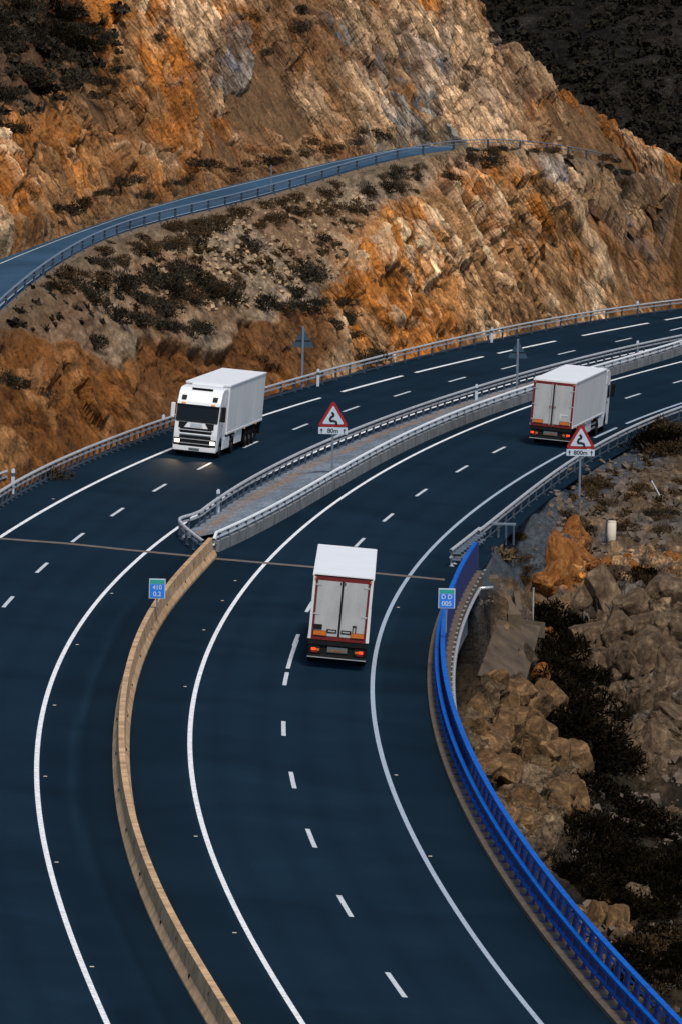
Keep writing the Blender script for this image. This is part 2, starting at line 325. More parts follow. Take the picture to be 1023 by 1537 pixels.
for p in [(607,1498),(527,1377),(473,1273),(442,1184),(426,1105),(427,1029),(460,919),(533,821),(575,783),(624,745),(684,709),(739,680),(862,628),(938,598),(1010,575),(441,970)]: dash(p)
dash((432, 1004), 12)
for p in [(5,912),(55,860),(108,814),(167,775),(230,738),(297,705),(366,672),(440,645),(515,618),(591,595),(673,573),(752,554),(837,532),(923,513),(1005,496),(-40,964)]: dash(p)
tag(link('lane_dashes', np_mesh('lane_dashes', MV, MF), M['paint_c']), kind='structure')
jp = np.array([on_surf(u, v) for u, v in [(-60,806),(0,810),(100,817.5),(190,827),(275,835),(320,840),(400,847),(470,853),(562,862),(667,872)]]); jp = np.stack([np.interp(np.linspace(0, 9, 60), range(10), jp[:, i]) for i in range(3)], 1); jp[:, 2] = surf(jp[:, 0], jp[:, 1])+.018
jd = np.array([0, .85, 0]); JV = np.stack([jp, jp+jd], 1).reshape(-1, 3); JV[:, 2] = surf(JV[:, 0], JV[:, 1])+.018
k = np.arange(59)*2; tag(link('expansion_joint', np_mesh('expansion_joint', JV, np.stack([k, k+1, k+3, k+2], 1)), M['joint']), kind='structure')
# ---------------------------------------------------------------- central concrete barrier
PB = along(BARR, 160, 354.4, 0, 0, 1.2)
barrier = sweep_obj('concrete_barrier', PB, [(-.32, -.1), (-.32, .1), (-.17, .36), (-.11, .92), (.11, .92), (.17, .36), (.32, .1), (.32, -.1)], M['conc'])
bm_ = bmesh.new(); bm_.from_mesh(barrier.data)
for side in (0, 1):
    bm_.verts.ensure_lookup_table(); vs = [bm_.verts[i] for i in (range(8) if side == 0 else range(len(bm_.verts)-8, len(bm_.verts)))]; bm_.faces.new(vs)
bmesh.ops.recalc_face_normals(bm_, faces=bm_.faces); bm_.to_mesh(barrier.data); bm_.free()
tag(barrier, 'tan concrete barrier curving down the middle between the two carriageways', 'barrier')
def yaw_at(ln, y): return -math.atan(float(ln.slope(y)))
slot = bpy.data.meshes.new('lifting_slot'); b_ = MB().box(-.02, .02, -.1, .1, -.09, .09); b_.bm.to_mesh(slot); slot.materials.append(M['dark']); b_.bm.free()
for j, y in enumerate(np.arange(166, 352, 5.5)):
    for o, h in ((.2, .3), (-.2, .3)) if j % 2 else ((.125, .62), (-.125, .62)):
        x, yy = shift(BARR, y+(1.3 if o > 0 else 0), o); q = link('lifting_slot', slot, None, barrier); q.location = (x, yy, surf(x, yy)+h); q.rotation_euler.z = yaw_at(BARR, y)
# joints between barrier elements: dark thin collars
jm = bpy.data.meshes.new('element_joint'); b_ = MB().prism([(-.326, .0), (.326, .0), (.326, .102), (.176, .362), (.116, .924), (-.116, .924), (-.176, .362), (-.326, .102)], 'y', -.018, .018); b_.bm.to_mesh(jm); jm.materials.append(plain('dark_joint', (.2, .14, .085), .95)); b_.bm.free()
for y in np.arange(164, 352, 6.0):
    q = link('element_joint', jm, None, barrier); q.location = (float(BARR(y)), y, surf(float(BARR(y)), y)); q.rotation_euler.z = yaw_at(BARR, y)
# ---------------------------------------------------------------- guardrails
def guardrail(name, P, label, group=None, post=2.2, top=.8, second=.55, low=None, ph=None, mats=('steel', 'post'), posts=None, face=-1, thin=1.):
    P = np.asarray(P); o0 = P[0].copy(); root = empty(name, o0); tag(root, label, 'guardrail', group); Q = P-o0
    sweep_obj('top_rail', Q, [(-.05, top+(-.1)*thin), (-.08, top-.04*thin), (-.05, top+.03*thin), (.05, top+.03*thin), (.08, top-.04*thin), (.05, top-.1*thin)], M[mats[0]], root, smooth=False)
    sweep_obj('lower_rail', Q, rect(-.045, .045, second-.05*thin, second+.04*thin), M[mats[0]], root)
    if low: sweep_obj('protection_panel', Q, rect(-.02, .02, .06, low), M[mats[1]], root)
    pm = bpy.data.meshes.new('post'); b = MB().box(-.06, .06, -.05, .05, -.25, ph or top-.06).box(-.13, .13, -.1, .1, -.03, .025); b.bm.to_mesh(pm); b.bm.free(); pm.materials.append(M[mats[1]])
    T = resample(Q, post) if posts is None else posts-o0
    for p in T[:100]:
        j = int(np.argmin(((Q-p)**2).sum(1))); d = Q[min(j+1, len(Q)-1)]-Q[max(j-1, 0)]
        q = link('post', pm, None, root); q.location = p; q.rotation_euler.z = math.atan2(-d[0], d[1])
    return root
PA = along(GA, 358, 590, 0, 0)
dense = resample(along(GA, 366, 452, 0, 0), 1.75); sparse = resample(along(GA, 454, 590, 0, 0), 4.0)
ga = guardrail('guardrail', PA, 'long galvanised guardrail along the foot of the orange rock cut', post=2.2, low=.16, posts=np.r_[dense, sparse], top=.84, second=.58)
e0 = shift(BARR, 353.5, -.28); cx, cy = shift(ML, 364, -.55)
pre = np.array([[e0[0], e0[1], 0], [float(e0[0])-.7, 357.5, 0], [cx+.05, 362.4, 0], [cx, cy+.5, 0], [*shift(ML, 367, -.2), 0]]); pre = np.stack([np.interp(np.linspace(0, 4, 17), range(5), pre[:, i]) for i in range(3)], 1); pq = pre.copy()
for _ in range(3): pq[1:-1] = (pq[:-2]+pq[1:-1]*2+pq[2:])/4
pre = pq; pre[:, 2] = surf(pre[:, 0], pre[:, 1])
guardrail('guardrail', np.r_[pre, along(ML, 369, 545, 0, .02)], 'guardrail on the left side of the central island with a bent end by the barrier', post=2.35, top=.82, second=.56, mats=('steel', 'post'))
PM = along(MR, 357, 545, -.15, .55)
e1 = shift(BARR, 353.8, .2); p0 = np.array([[float(e1[0]), float(e1[1]), surf(*e1)+.5]])
guardrail('guardrail', np.r_[p0, PM], 'bright twin tube railing on top of the low grey wall of the central island', post=2.6, top=.42, second=.16, mats=('railwhite', 'post'))
PG = along(GR, 372, 500, 0, 0)
guardrail('guardrail', PG, 'guardrail on the right edge of the road in front of the gravel verge', post=4.0, top=.82, second=.58, low=.14)
# old short rail behind the first guardrail at the left picture edge
q0 = on_surf(24, 734); PS = np.array([[q0[0]-.5-.16*(q0[1]-y), y, q0[2]+.15] for y in np.linspace(q0[1]-26, q0[1], 8)])
guardrail('guardrail', PS, 'short end of a second rail behind the long guardrail at the left edge', post=2.6, top=.8, second=.5)
# transition rails between right guardrail and the blue parapet (doubled, rounded spacers)
PT = along(GR, 360, 374, -.1, 0); tr = guardrail('guardrail', PT, 'doubled rail with rounded spacers joining the blue parapet', post=1.3, top=.85, second=.5, mats=('steel', 'steel'))
for p in resample(PT-PT[0], 1.3):
    for h in (.3, .62): MB().cyl((p[0], p[1], p[2]+h), (p[0]+.45, p[1]-.05, p[2]+h), .12, 8).build('spacer', M['post'], tr)
q0 = on_surf(737, 806); st = empty('rail_terminal', q0); tag(st, 'short stub of rail on posts turning off behind the doubled rail', 'rail end')
MB().box(-.1, 1.25, -.05, .05, .62, .75, .02).build('rail_beam', M['pole'], st)
for x in (.35, .75, 1.15): MB().box(x-.05, x+.05, -.05, .05, -.4, .62).build('post', M['post'], st)
# ---------------------------------------------------------------- central island and its wall
yi = np.arange(362, 548, 1.); NI = 14; V = []; C = []
for y in yi:
    xl = float(ML(y))-.32*math.hypot(1, float(ML.slope(y))); xr = float(MR(y))-.28; f = np.linspace(0, 1, NI); x = xl+(xr-xl)*f; yy = np.full(NI, y)
    z = surf(x, yy)+.06+.40*sm(.1, .85, f)+.03*vnoise(x*1.3, yy*.5, yy*0, 3); z = np.where(f < .02, surf(x, yy)+.01, z); V.append(np.stack([x, yy, z], 1))
    brown = np.exp(-((f-.27+.04*np.sin(y*.25))/.12)**2)*(.6+.4*vnoise(x*2, yy*.4, yy*0, 5)); c = np.tile(np.array([.13, .16, .195]), (NI, 1))*(1+.2*vnoise(x*.8, yy*.3, yy*0, 9))[:, None]
    c = mix3(c, np.clip(brown*.75, 0, 1), (.24, .14, .07)); C.append(c)
i = np.arange(len(yi)-1)[:, None]*NI+np.arange(NI-1)[None]
M['tint_soft'] = tint_mat('island_surface', (1, 1, 1), (0, 0, 0), 5., 1., .2, .75, 1.2, .02, 1., 0.)
tag(link('median_island', np_mesh('median_island', np.concatenate(V), np.stack([i, i+1, i+NI+1, i+NI], -1).reshape(-1, 4), True, np.concatenate(C)), M['tint_soft']), kind='structure')
wall = sweep_obj('median_wall', along(MR, 357, 548, 0, 0), rect(-.3, 0, -.2, .55), M['conc2'])
tag(wall, 'low grey concrete wall along the right side of the central island', 'wall')
gm = bpy.data.meshes.new('wall_joint'); b_ = MB().box(-.31, .006, -.02, .02, 0, .556); b_.bm.to_mesh(gm); b_.bm.free(); gm.materials.append(M['dark'])
for y in np.arange(360, 540, 4.6):
    q = link('wall_joint', gm, None, wall); q.location = (float(MR(y)), y, surf(float(MR(y)), y)); q.rotation_euler.z = yaw_at(MR, y)
# ---------------------------------------------------------------- bridge edge and blue parapet
kb = sweep_obj('bridge_edge_beam', along(R3, 160, 359, 0, 0), [(2.3, -.3), (2.3, .16), (2.42, .2), (3.3, .2), (3.3, -.55), (3.2, -.6), (2.5, -.6)], M['conc3'], bank=BANK); tag(kb, 'weathered concrete kerb beam carrying the blue parapet', 'kerb')
PP = along(R3, 160, 359, 0, .2); o0 = PP[0].copy(); par = empty('blue_parapet', o0); tag(par, 'long bright blue steel parapet along the right edge of the bridge', 'parapet'); Q = PP-o0
sweep_obj('top_rail', Q, [(2.82, 1.28), (2.82, 1.38), (3.02, 1.38), (3.02, 1.28)], M['blue'], par, bank=BANK)
sweep_obj('middle_rail', Q, [(2.6, .74), (2.6, .84), (2.76, .84), (2.76, .74)], M['blue'], par, bank=BANK)
sweep_obj('lower_rail', Q, [(2.56, .34), (2.56, .42), (2.68, .42), (2.68, .34)], M['blue'], par, bank=BANK)
sweep_obj('upper_bar', Q, rect(2.9, 2.96, 1.0, 1.05), M['blue'], par, bank=BANK)
pm = bpy.data.meshes.new('post'); b_ = MB().prism([(2.66, 0), (2.98, 0), (2.98, 1.28), (2.84, 1.28)], 'y', -.05, .05).box(2.5, 3.1, -.16, .16, -.005, .03).box(2.58, 2.76, -.07, .07, .3, .74); b_.bm.to_mesh(pm); b_.bm.free(); pm.materials.append(M['navy'])
rm = bpy.data.meshes.new('reflector'); b_ = MB().cyl((2.72, -.05, .2), (2.72, .05, .2), .07, 8); b_.bm.to_mesh(rm); b_.bm.free(); rm.materials.append(M['reflect'])
bk = bpy.data.meshes.new('bracket'); b_ = MB().box(3.3, 3.42, -.05, .05, -.1, -.04); b_.bm.to_mesh(bk); b_.bm.free(); bk.materials.append(M['chrome'])
for j, y in enumerate(np.arange(162, 359, 2.05)):
    x = float(R3(y)); z = surf(x+2.8, y)+.2+BANK*2.8
    for nm, me, dy in (('post', pm, 0), ('reflector', rm, 1.0), ('bracket', bk, .4)):
        if nm == 'reflector' and j % 2 and y > 240: continue
        q = link(nm, me, None, par); q.location = np.array([float(R3(y+dy)), y+dy, surf(float(R3(y+dy)), y+dy)+.2])-o0; q.rotation_euler = (0, math.atan(BANK), yaw_at(R3, y))
pv = []; pf = []
for y in np.arange(162, 358.8, .3):                   # picket panel behind the rails
    s = yaw_at(R3, y)
    for a, c in ((3.0, 3.04),):
        x0, y0 = shift(R3, y, a); x1, y1 = shift(R3, y+.17, a); x2, y2 = shift(R3, y+.17, c); x3, y3 = shift(R3, y, c); b0 = len(pv)
        for h in (.06, 1.27):
            for px, py in ((x0, y0), (x1, y1), (x2, y2), (x3, y3)): pv.append((px-o0[0], py-o0[1], surf(px, py)+.2+h-o0[2]))
        pf += [(b0, b0+1, b0+5, b0+4), (b0+1, b0+2, b0+6, b0+5), (b0+2, b0+3, b0+7, b0+6), (b0+3, b0, b0+4, b0+7), (b0+4, b0+5, b0+6, b0+7)]
PICK = [f for f in pf if pv[f[0]][1]+o0[1] > 272]
link('picket_panel', np_mesh('picket_panel', pv, PICK), M['navy'], par)
pipe = empty('drain_pipe', (0, 0, 0)); tag(pipe, 'silver drain pipe hung along the outside of the bridge deck', 'pipe')
PPi = along(R3, 262, 354, 3.42, -.28, 1.); pts = [Vector(p) for p in PPi]+[Vector(PPi[-1]+np.array([.62, .5, 0]))]
MB().tube(pts, .085, 8).build('pipe_run', M['chrome'], pipe, True)
hm = bpy.data.meshes.new('hanger'); b_ = MB().box(-.15, -.03, -.03, .03, .03, .06); b_.bm.to_mesh(hm); b_.bm.free(); hm.materials.append(M['post'])
for p in PPi[::14]: q = link('hanger', hm, None, pipe); q.location = p
gd = sweep_obj('bridge_girder', along(R3, 158, 352, 0, 0), rect(1.2, 3.0, -2.3, -.62), M['conc2'], bank=BANK); tag(gd, 'grey concrete side of the bridge deck below the kerb', 'bridge')
gd2 = sweep_obj('bridge_deck', along(R1, 158, 352, 0, 0), rect(-26, 8.4, -2.2, -.35), M['conc2'], bank=BANK); tag(gd2, 'concrete underside slab of the road bridge', 'bridge deck')
# ---------------------------------------------------------------- studs, delineators
sm_ = bpy.data.meshes.new('road_stud'); b_ = MB().box(-.07, .07, -.05, .05, 0, .022, .01, 1); b_.bm.to_mesh(sm_); b_.bm.free(); sm_.materials.append(M['bollard'])
for u, v in [(116,968),(82,1059),(168,891),(353,872),(306,946),(278,1031),(334,902),(68,1166),(85,1295),(138,1452),(294,1256),(352,1401),(597,912),(594,1164),(645,1286),(80,749)]:
    o = link('road_stud', sm_, None); o.location = on_surf(u, v); tag(o, 'small pale reflective road stud on the dark asphalt beside a white edge line', 'road stud', 'reflective studs along the edge lines')
def delineator(u, v, h, label, dz=0.):
    p = on_surf(u, v); p[2] += dz; r = empty('delineator_post', p); tag(r, label, 'delineator', 'white marker posts by the rails')
    MB().prism([(-.09, 0), (.09, 0), (.09, h-.05), (.0, h), (-.09, h-.08)], 'y', -.05, .05, .02).build('post', M['signwhite'], r); MB().box(-.093, .093, -.053, .053, h-.42, h-.24).build('dark_band', M['signback'], r)
delineator(327, 770, 1.25, 'white marker post at the bent end of the island guardrail')
delineator(477, 580, 1.15, 'white marker post right of the left triangular sign seen from behind')
delineator(245, 650, 1.1, 'white marker post by the guardrail just left of the oncoming lorry')
delineator(714, 602, 1.1, 'white marker post on the island left of the bare sign pole')
delineator(956, 533, 1.05, 'white marker post on the island right of the distant lorry')
delineator(737, 514, 1.1, 'white marker post behind the guardrail above the long dashes')
delineator(956, 471, 1.0, 'farthest white marker post behind the guardrail near the right edge')
delineator(19, 742, 1.35, 'stout white marker post beside the short second rail at the left edge')
# ---------------------------------------------------------------- signs
def text_mesh(s, size, mat, name, parent, x, z, y, bold=.0, sx=1.0):
    cu = bpy.data.curves.new(name, 'FONT'); cu.body = s; cu.size = size; cu.align_x = 'CENTER'; cu.align_y = 'CENTER'; cu.extrude = .003; cu.offset = bold
    t = bpy.data.objects.new(name, cu); COL.objects.link(t); dg = bpy.context.evaluated_depsgraph_get(); me = bpy.data.meshes.new_from_object(t.evaluated_get(dg)); bpy.data.objects.remove(t)
    me.transform(Matrix.Translation((x, y, z))@Matrix.Rotation(math.pi/2, 4, 'X')@Matrix.Scale(sx, 4, (1, 0, 0))); me.materials.clear(); o = link(name, me, mat, parent); return o
def tri(s, cz, r=.12):                                 # rounded triangle outline centred at (0, cz)
    h = s*math.sqrt(3)/2; cs = [(-s/2, -h/3), (s/2, -h/3), (0, 2*h/3)]; out = []
    for k, (x, z) in enumerate(cs):
        L = math.hypot(x, z); f = (L-2*r)/L; c0 = (x*f, z*f); a0 = (-150, -30, 90)[k]
        for t in range(-60, 61, 20): a = math.radians(a0+t); out.append((c0[0]+r*math.cos(a), cz+c0[1]+r*math.sin(a)))
    return out
def warning_sign(base, H, label, plate, S=1.72, yaw=0.):
    r = empty('warning_sign', base); tag(r, label, 'road sign'); r.rotation_euler.z = yaw; h = S*math.sqrt(3)/2; cz = H-2*h/3
    MB().box(-.06, .06, .03, .12, -.6, H-.3, .015).build('pole', M['pole'], r)
    pn = MB().prism(tri(S, cz), 'y', -.02, .02).build('panel', M['signred'], r)
    MB().prism(tri(S*.70, cz, .05), 'y', -.034, -.021).build('white_field', M['signwhite'], pn)
    k = S/1.72; pts = [(.20, -.27), (.17, -.14), (.02, -.09), (-.13, -.10), (-.17, .0), (-.10, .12), (.0, .17), (.03, .26), (-.04, .35)]; sp = []
    for i in range(len(pts)-1):
        for t in (0, .5): sp.append((pts[i][0]*(1-t)+pts[i+1][0]*t, pts[i][1]*(1-t)+pts[i+1][1]*t))
    b = MB()
    for (x, z) in sp+[pts[-1]]: b.cyl((x*k, -.05, cz+(z-.08)*k), (x*k, -.036, cz+(z-.08)*k), .062*k, 10)
    for (x0, z0), (x1, z1) in zip(pts[:-1], pts[1:]):
        d = Vector((x1-x0, 0, z1-z0)).normalized(); nn = Vector((-d.z, 0, d.x))*.06*k; A = Vector((x0*k, 0, cz+(z0-.08)*k)); B = Vector((x1*k, 0, cz+(z1-.08)*k))
        q = [A+nn, A-nn, B-nn, B+nn]; b.hexa([(p.x, -.049, p.z) for p in q], [(p.x, -.037, p.z) for p in q])
    b.build('bend_symbol', M['signblack'], pn)
    if plate:
        z0 = cz-h/3-.41; pl = MB().box(-S*.46, S*.46, -.02, .02, z0, z0+.38, .008, 1).build('distance_plate', M['signwhite'], r)
        text_mesh(plate, .34, M['signblack'], 'distance_text', pl, 0, z0+.18, -.024, .008)
        for sx in (-1, 1):
            MB().box(sx*.62-.025, sx*.62+.025, -.03, -.021, z0+.05, z0+.2).prism([(sx*.62-.08, z0+.2), (sx*.62+.08, z0+.2), (sx*.62, z0+.33)], 'y', -.03, -.021).build('arrow', M['signblack'], pl)
    return r
def at_base(u, v, dz=0): p = on_surf(u, v, dz); return p
warning_sign(at_base(498, 713, .4), 4.15, 'red and white triangular double bend sign on the central island', '80m', yaw=-.02)
warning_sign(at_base(869, 742, -.1), 4.05, 'red and white triangular double bend sign before the distant lorry', '800m', yaw=.04)
def back_sign(base, H, S, label, yaw, mat):
    r = empty('warning_sign', base); tag(r, label, 'road sign'); r.rotation_euler.z = yaw; h = S*math.sqrt(3)/2; cz = H-2*h/3-.05
    MB().box(-.07, .07, -.1, .0, -.5, H+.05, .015).build('pole', M['pole'], r); pn = MB().prism(tri(S, cz, .08), 'y', .03, .06).build('panel', M[mat], r)
    MB().box(-S*.33, S*.33, -.0, .029, cz-.02, cz+.03).build('bracket', M['dark'], pn); return r
back_sign(at_base(453, 582, .1), 3.85, 1.42, 'blue grey back of a triangular sign in front of the orange cut', .05, 'signback')
back_sign(at_base(775, 590, .35), 3.45, 1.34, 'dark back of a triangular sign on a pole rising from the central island', -.12, 'signback')
def km_sign(base, pz, label, l1, l2, w=.68, h=.9):
    r = empty('kilometre_sign', base); tag(r, label, 'road sign'); MB().box(-.035, .035, .0, .06, 0, pz+.5, .01).build('pole', M['pole'], r)
    pn = MB().box(-w/2, w/2, -.04, -.005, pz, pz+h, .03).build('panel', M['signwhite'], r); MB().box(-w/2+.04, w/2-.04, -.048, -.041, pz+.04, pz+h-.24).build('blue_field', M['signblue'], pn)
    MB().box(-w/2+.04, w/2-.04, -.048, -.041, pz+h-.22, pz+h-.05).build('green_strip', M['signgreen'], pn)
    text_mesh(l1, .27, M['signwhite'], 'upper_text', pn, 0, pz+.49, -.052, .006); text_mesh(l2, .29, M['signwhite'], 'lower_text', pn, 0, pz+.2, -.052, .006)
p = on_surf(235.5, 914, .92); km_sign(p, .45, 'small blue and green kilometre sign standing on the tan central barrier', '410', '0.2', .72, .88)
yq = np.arange(300, 345, .5); xq, yq2 = shift(R3, yq, 3.5); P_ = np.stack([xq, yq2, surf(xq, yq2)+.1], 1); r_ = P_-CAM; dq = r_@FWD; uq = 511.5+F_PX*(r_@RT)/dq; j = int(np.argmin(abs(uq-669.5)+9*(dq > 330))); D_ = float(P_[j][1])
p = at_depth(668.5, 950, D_); km_sign(p, 1.05, 'small blue and green kilometre sign attached to the blue parapet', 'D D', '005', .72, .86)
# ---------------------------------------------------------------- lorries (local: +y forward, x right, z up, origin on the road below the trailer's rear)
def wheel(name, r, x, y, R_, w, hub=True):
    s = 1 if x > 0 else -1
    prof = [(-w/2, R_*.62), (-w/2, R_*.93), (-w/2+.04, R_), (w/2-.04, R_), (w/2, R_*.93), (w/2, R_*.62)]; bmx = bmesh.new(); n = 28; rings = []
    for i in range(n):
        a = 2*math.pi*i/n; rings.append([bmx.verts.new((x+l, y+q*math.cos(a), R_+q*math.sin(a))) for l, q in prof])
    for i in range(n):
        A, B = rings[i], rings[(i+1) % n]
        for k in range(6): bmx.faces.new([A[k], A[(k+1) % 6], B[(k+1) % 6], B[k]])
    bmesh.ops.recalc_face_normals(bmx, faces=bmx.faces); mb = MB(); mb.bm.free(); mb.bm = bmx; ty = mb.build('wheel', M['rubber'], r)
    b = MB().cyl((x-s*w*.1, y, R_), (x+s*w*.28, y, R_), R_*.61, 20); b.cyl((x+s*w*.28, y, R_), (x+s*w*.42, y, R_), R_*.24, 12)
    for k in range(8): a = k*math.pi/4; b.cyl((x+s*w*.28, y+R_*.36*math.cos(a), R_+R_*.36*math.sin(a)), (x+s*w*.31, y+R_*.36*math.cos(a), R_+R_*.36*math.sin(a)), .03, 6)
    b.build('rim', M['rim'], ty)
def lorry(name, mat, label, L=13.6, style=0):
    r = empty(name, mat=mat); tag(r, label, 'lorry'); hw = 1.275
    body = MB().box(-hw, hw, .07, L, 1.22, 3.98, .025).build('trailer_body', M['panel'], r)
    b = MB()
    for s in (-1, 1): b.box(s*hw-.03, s*hw+.03, .06, L+.01, 3.9, 4.01, .012, 1); b.box(s*hw-.02, s*hw+.02, .06, L+.01, 1.2, 1.32, .01, 1)
    b.box(-hw-.01, hw+.01, L-.02, L+.03, 3.9, 4.01, .012, 1); b.build('edge_rail', M['white'] if style else M['chrome'], body)
    roof = MB().box(-hw+.02, hw-.02, .08, L-.02, 3.981, 4.004).build('roof', M['white'], r)
    fw = .085 if style == 3 else .11
    fx = hw-.12 if style == 3 else hw-.02
    b = MB()
    for s in (-1, 1): b.box(min(s*fx, s*(fx-fw)), max(s*fx, s*(fx-fw)), .0, .065, 1.2, 3.86)
    b.box(-fx, fx, -.002, .064, 3.74, 3.90); b.box(-fx, fx, -.002, .064, 1.2, 1.36); fr = b.build('rear_frame', M['red'], r)
    if style == 3:
        for s in (-1, 1): MB().box(min(s*(hw-.005), s*(fx+.004)), max(s*(hw-.005), s*(fx+.004)), .01, .068, 1.22, 3.88).build('corner_post', M['panel'], r)
        MB().box(-hw+.05, hw-.05, -.006, .063, 3.905, 3.96).build('header_bar', M['dark'], fr)
    for s in (-1, 1):
        d = MB().box(min(s*.045, s*(fx-fw-.012)), max(s*.045, s*(fx-fw-.012)), -.015, .066, 1.375, 3.73, .008, 1).build('rear_door', M['door'], r)
        if style != 3:
            for x in (.12,): MB().cyl((s*x, -.045, 1.3), (s*x, -.045, 3.8), .022, 8).build('lock_bar', M['chrome'], d)
            MB().box(min(s*.06, s*.2), max(s*.06, s*.2), -.06, -.02, 2.38, 2.46).build('handle', M['rust'], d)
        else:
            MB().box(min(s*.09, s*.52), max(s*.09, s*.52), -.04, -.016, 1.52, 1.68, .01, 1).build('latch', M['dark'], d); MB().box(min(s*.14, s*.45), max(s*.14, s*.45), -.052, -.041, 1.57, 1.63).build('handle', M['chrome'], d)
            MB().box(s*.09-.025, s*.09+.025, -.04, -.016, 3.6, 3.72).build('keeper', M['dark'], d)
        for z in ((3.45, 2.5, 1.6) if style != 3 else (3.55, 2.3)):
            MB().box(min(s*(fx-.02), s*(fx-.28)), max(s*(fx-.02), s*(fx-.28)), -.03, -.016, z-.03, z+.03).build('hinge', M['chrome' if style != 3 else 'door'], d)
        # reflective plates low on the doors
        MB().box(min(s*.52, s*1.06), max(s*.52, s*1.06), -.05, -.017, 1.4, 1.58).build('marker_plate', M['orange'], r)
        MB().box(min(s*.5, s*1.08), max(s*.5, s*1.08), -.045, -.0168, 1.38, 1.60).build('marker_border', M['red'], r)
        MB().cyl((s*1.16, -.01, 3.82), (s*1.16, -.05, 3.82), .045, 10).build('clearance_lamp', M['orange'], r)
        ml = [(0, 'tail')]
    MB().box(-.04, .04, -.01, .066, 1.375, 3.73).build('door_seal', M['dark'], r)
    if style == 3:
        MB().box(-1.08, -.72, -.05, -.018, 1.64, 1.86, .01, 1).build('tool_box', M['dark'], r); b = MB(); b.box(.56, .60, -.05, -.018, 1.62, 1.9).box(.68, .72, -.05, -.018, 1.62, 1.9).box(.56, .72, -.05, -.018, 1.87, 1.92).build('step_loop', M['dark'], r)
    else:
        MB().box(.48, .95, -.03, -.0165, 1.95, 2.0).box(.48, .53, -.03, -.0165, 1.72, 1.95).build('scuff_mark', M['panel'], r)
    bump_ = MB().box(-hw+.03, hw-.03, .02, .22, .98, 1.2).box(-hw+.03, hw-.03, .0, .16, .42, .56, .02).build('rear_bumper', M['dark'], r)
    MB().box(-hw+.03, hw-.03, -.012, .0, .43, .47).build('bumper_strip', M['chrome'], bump_)
    MB().box(-1.2, 1.2, .1, .16, .56, .98).build('rear_panel', M['dark'], r)
    pl = MB().box(-.42, .42, .06, .1, .68, .92, .008, 1).build('number_plate', M['plate'], r); MB().box(-.30, .32, .05, .06, .72, .80).build('plate_strip', M['rust'], pl)
    for s in (-1, 1):
        hs = MB().box(min(s*.72, s*1.2), max(s*.72, s*1.2), .03, .1, .6, .9, .02).build('tail_light', M['dark'], r)
        lx = s*1.08 if style != 3 else s*1.0
        MB().box(lx-.1, lx+.1, .0, .032, .72, .84, .015, 1).build('lit_lens', M['tail'], hs); MB().box(s*.82-.07, s*.82+.07, .004, .03, .72, .82).build('amber_lens', M['orange'], hs); MB().box(s*.95-.14, s*.95+.14, .006, .03, .63, .69).build('reflector', M['red'], hs)
        MB().box(min(s*.8, s*1.22), max(s*.8, s*1.22), 1.35, 1.4, .3, 1.1).build('mud_flap', M['dark'], r)
        for y in (2.5, 3.8, 5.1): wheel('wheel', r, s*1.06, y, .5, .38)
        MB().box(min(s*.85, s*1.22), max(s*.85, s*1.22), 6.6, 8.9, .45, 1.15, .03).build('pallet_box', M['panel'], r)
        MB().box(min(s*1.17, s*1.22), max(s*1.17, s*1.22), 9.2, 11.2, .5, .62).box(min(s*1.17, s*1.22), max(s*1.17, s*1.22), 9.2, 11.2, .78, .9).build('side_guard', M['chrome'], r)
        MB().box(s*.75-.06, s*.75+.06, 9.5, 9.65, .35, 1.2).box(s*.75-.12, s*.75+.12, 9.42, 9.73, .3, .36).build('landing_leg', M['dark'], r)
        MB().box(min(s*1.24, s*1.28), max(s*1.24, s*1.28), 5.9, 6.02, 1.12, 1.2).box(min(s*1.24, s*1.28), max(s*1.24, s*1.28), 9.0, 9.12, 1.12, 1.2).box(min(s*1.24, s*1.28), max(s*1.24, s*1.28), 2.0, 2.12, 1.12, 1.2).build('side_marker_lamp', M['amber'], r)
    MB().box(-.55, .55, .2, L-.1, .95, 1.21).build('chassis', M['dark'], r)
    MB().box(-.9, .9, L, L+.32, 2.5, 3.92, .05).build('cooling_unit', M['white'], r); MB().box(-.75, .75, L+.32, L+.34, 3.35, 3.8).build('unit_grille', M['dark'], r)
    # tractor
    y0 = L-1.6; yf = L+2.95; fa = yf-1.42; ra = fa-3.7
    MB().box(-.45, .45, ra-1.0, yf-.8, .55, .95).build('tractor_frame', M['dark'], r)
    for s in (-1, 1):
        wheel('wheel', r, s*1.0, ra, .5, .56); wheel('wheel', r, s*1.05, fa, .5, .34)
        MB().box(min(s*.62, s*1.27), max(s*.62, s*1.27), ra-.62, ra+.62, 1.04, 1.12, .03).build('mudguard', M['dark'], r)
        MB().box(min(s*.6, s*1.24), max(s*.6, s*1.24), ra+.75, fa-.75, .38, 1.05, .06).build('side_skirt', M['white'], r)
    arch = [(fa-.66*math.cos(a), .5+.66*math.sin(a)) for a in [math.radians(k) for k in range(170, 9, -20)]]
    cb = yf-2.3
    prof = [(cb, .95), (fa-.72, .95), (fa-.66, .62)]+[(fa-.64*math.cos(math.radians(k)), .52+.64*math.sin(math.radians(k))) for k in range(20, 171, 25)]+[(fa+.66, .42), (yf-.05, .34), (yf, .5), (yf-.02, 1.3), (yf-.1, 2.02), (yf-.36, 3.02), (yf-.42, 3.15), (yf-.75, 3.62), (yf-1.2, 3.82), (cb, 3.86)]
    cab = MB().prism(prof, 'x', -1.23, 1.23, .11, 3).build('cab_body', M['white'], r)
    dp = [(yf-.075, 2.0), (yf-.335, 2.99)]
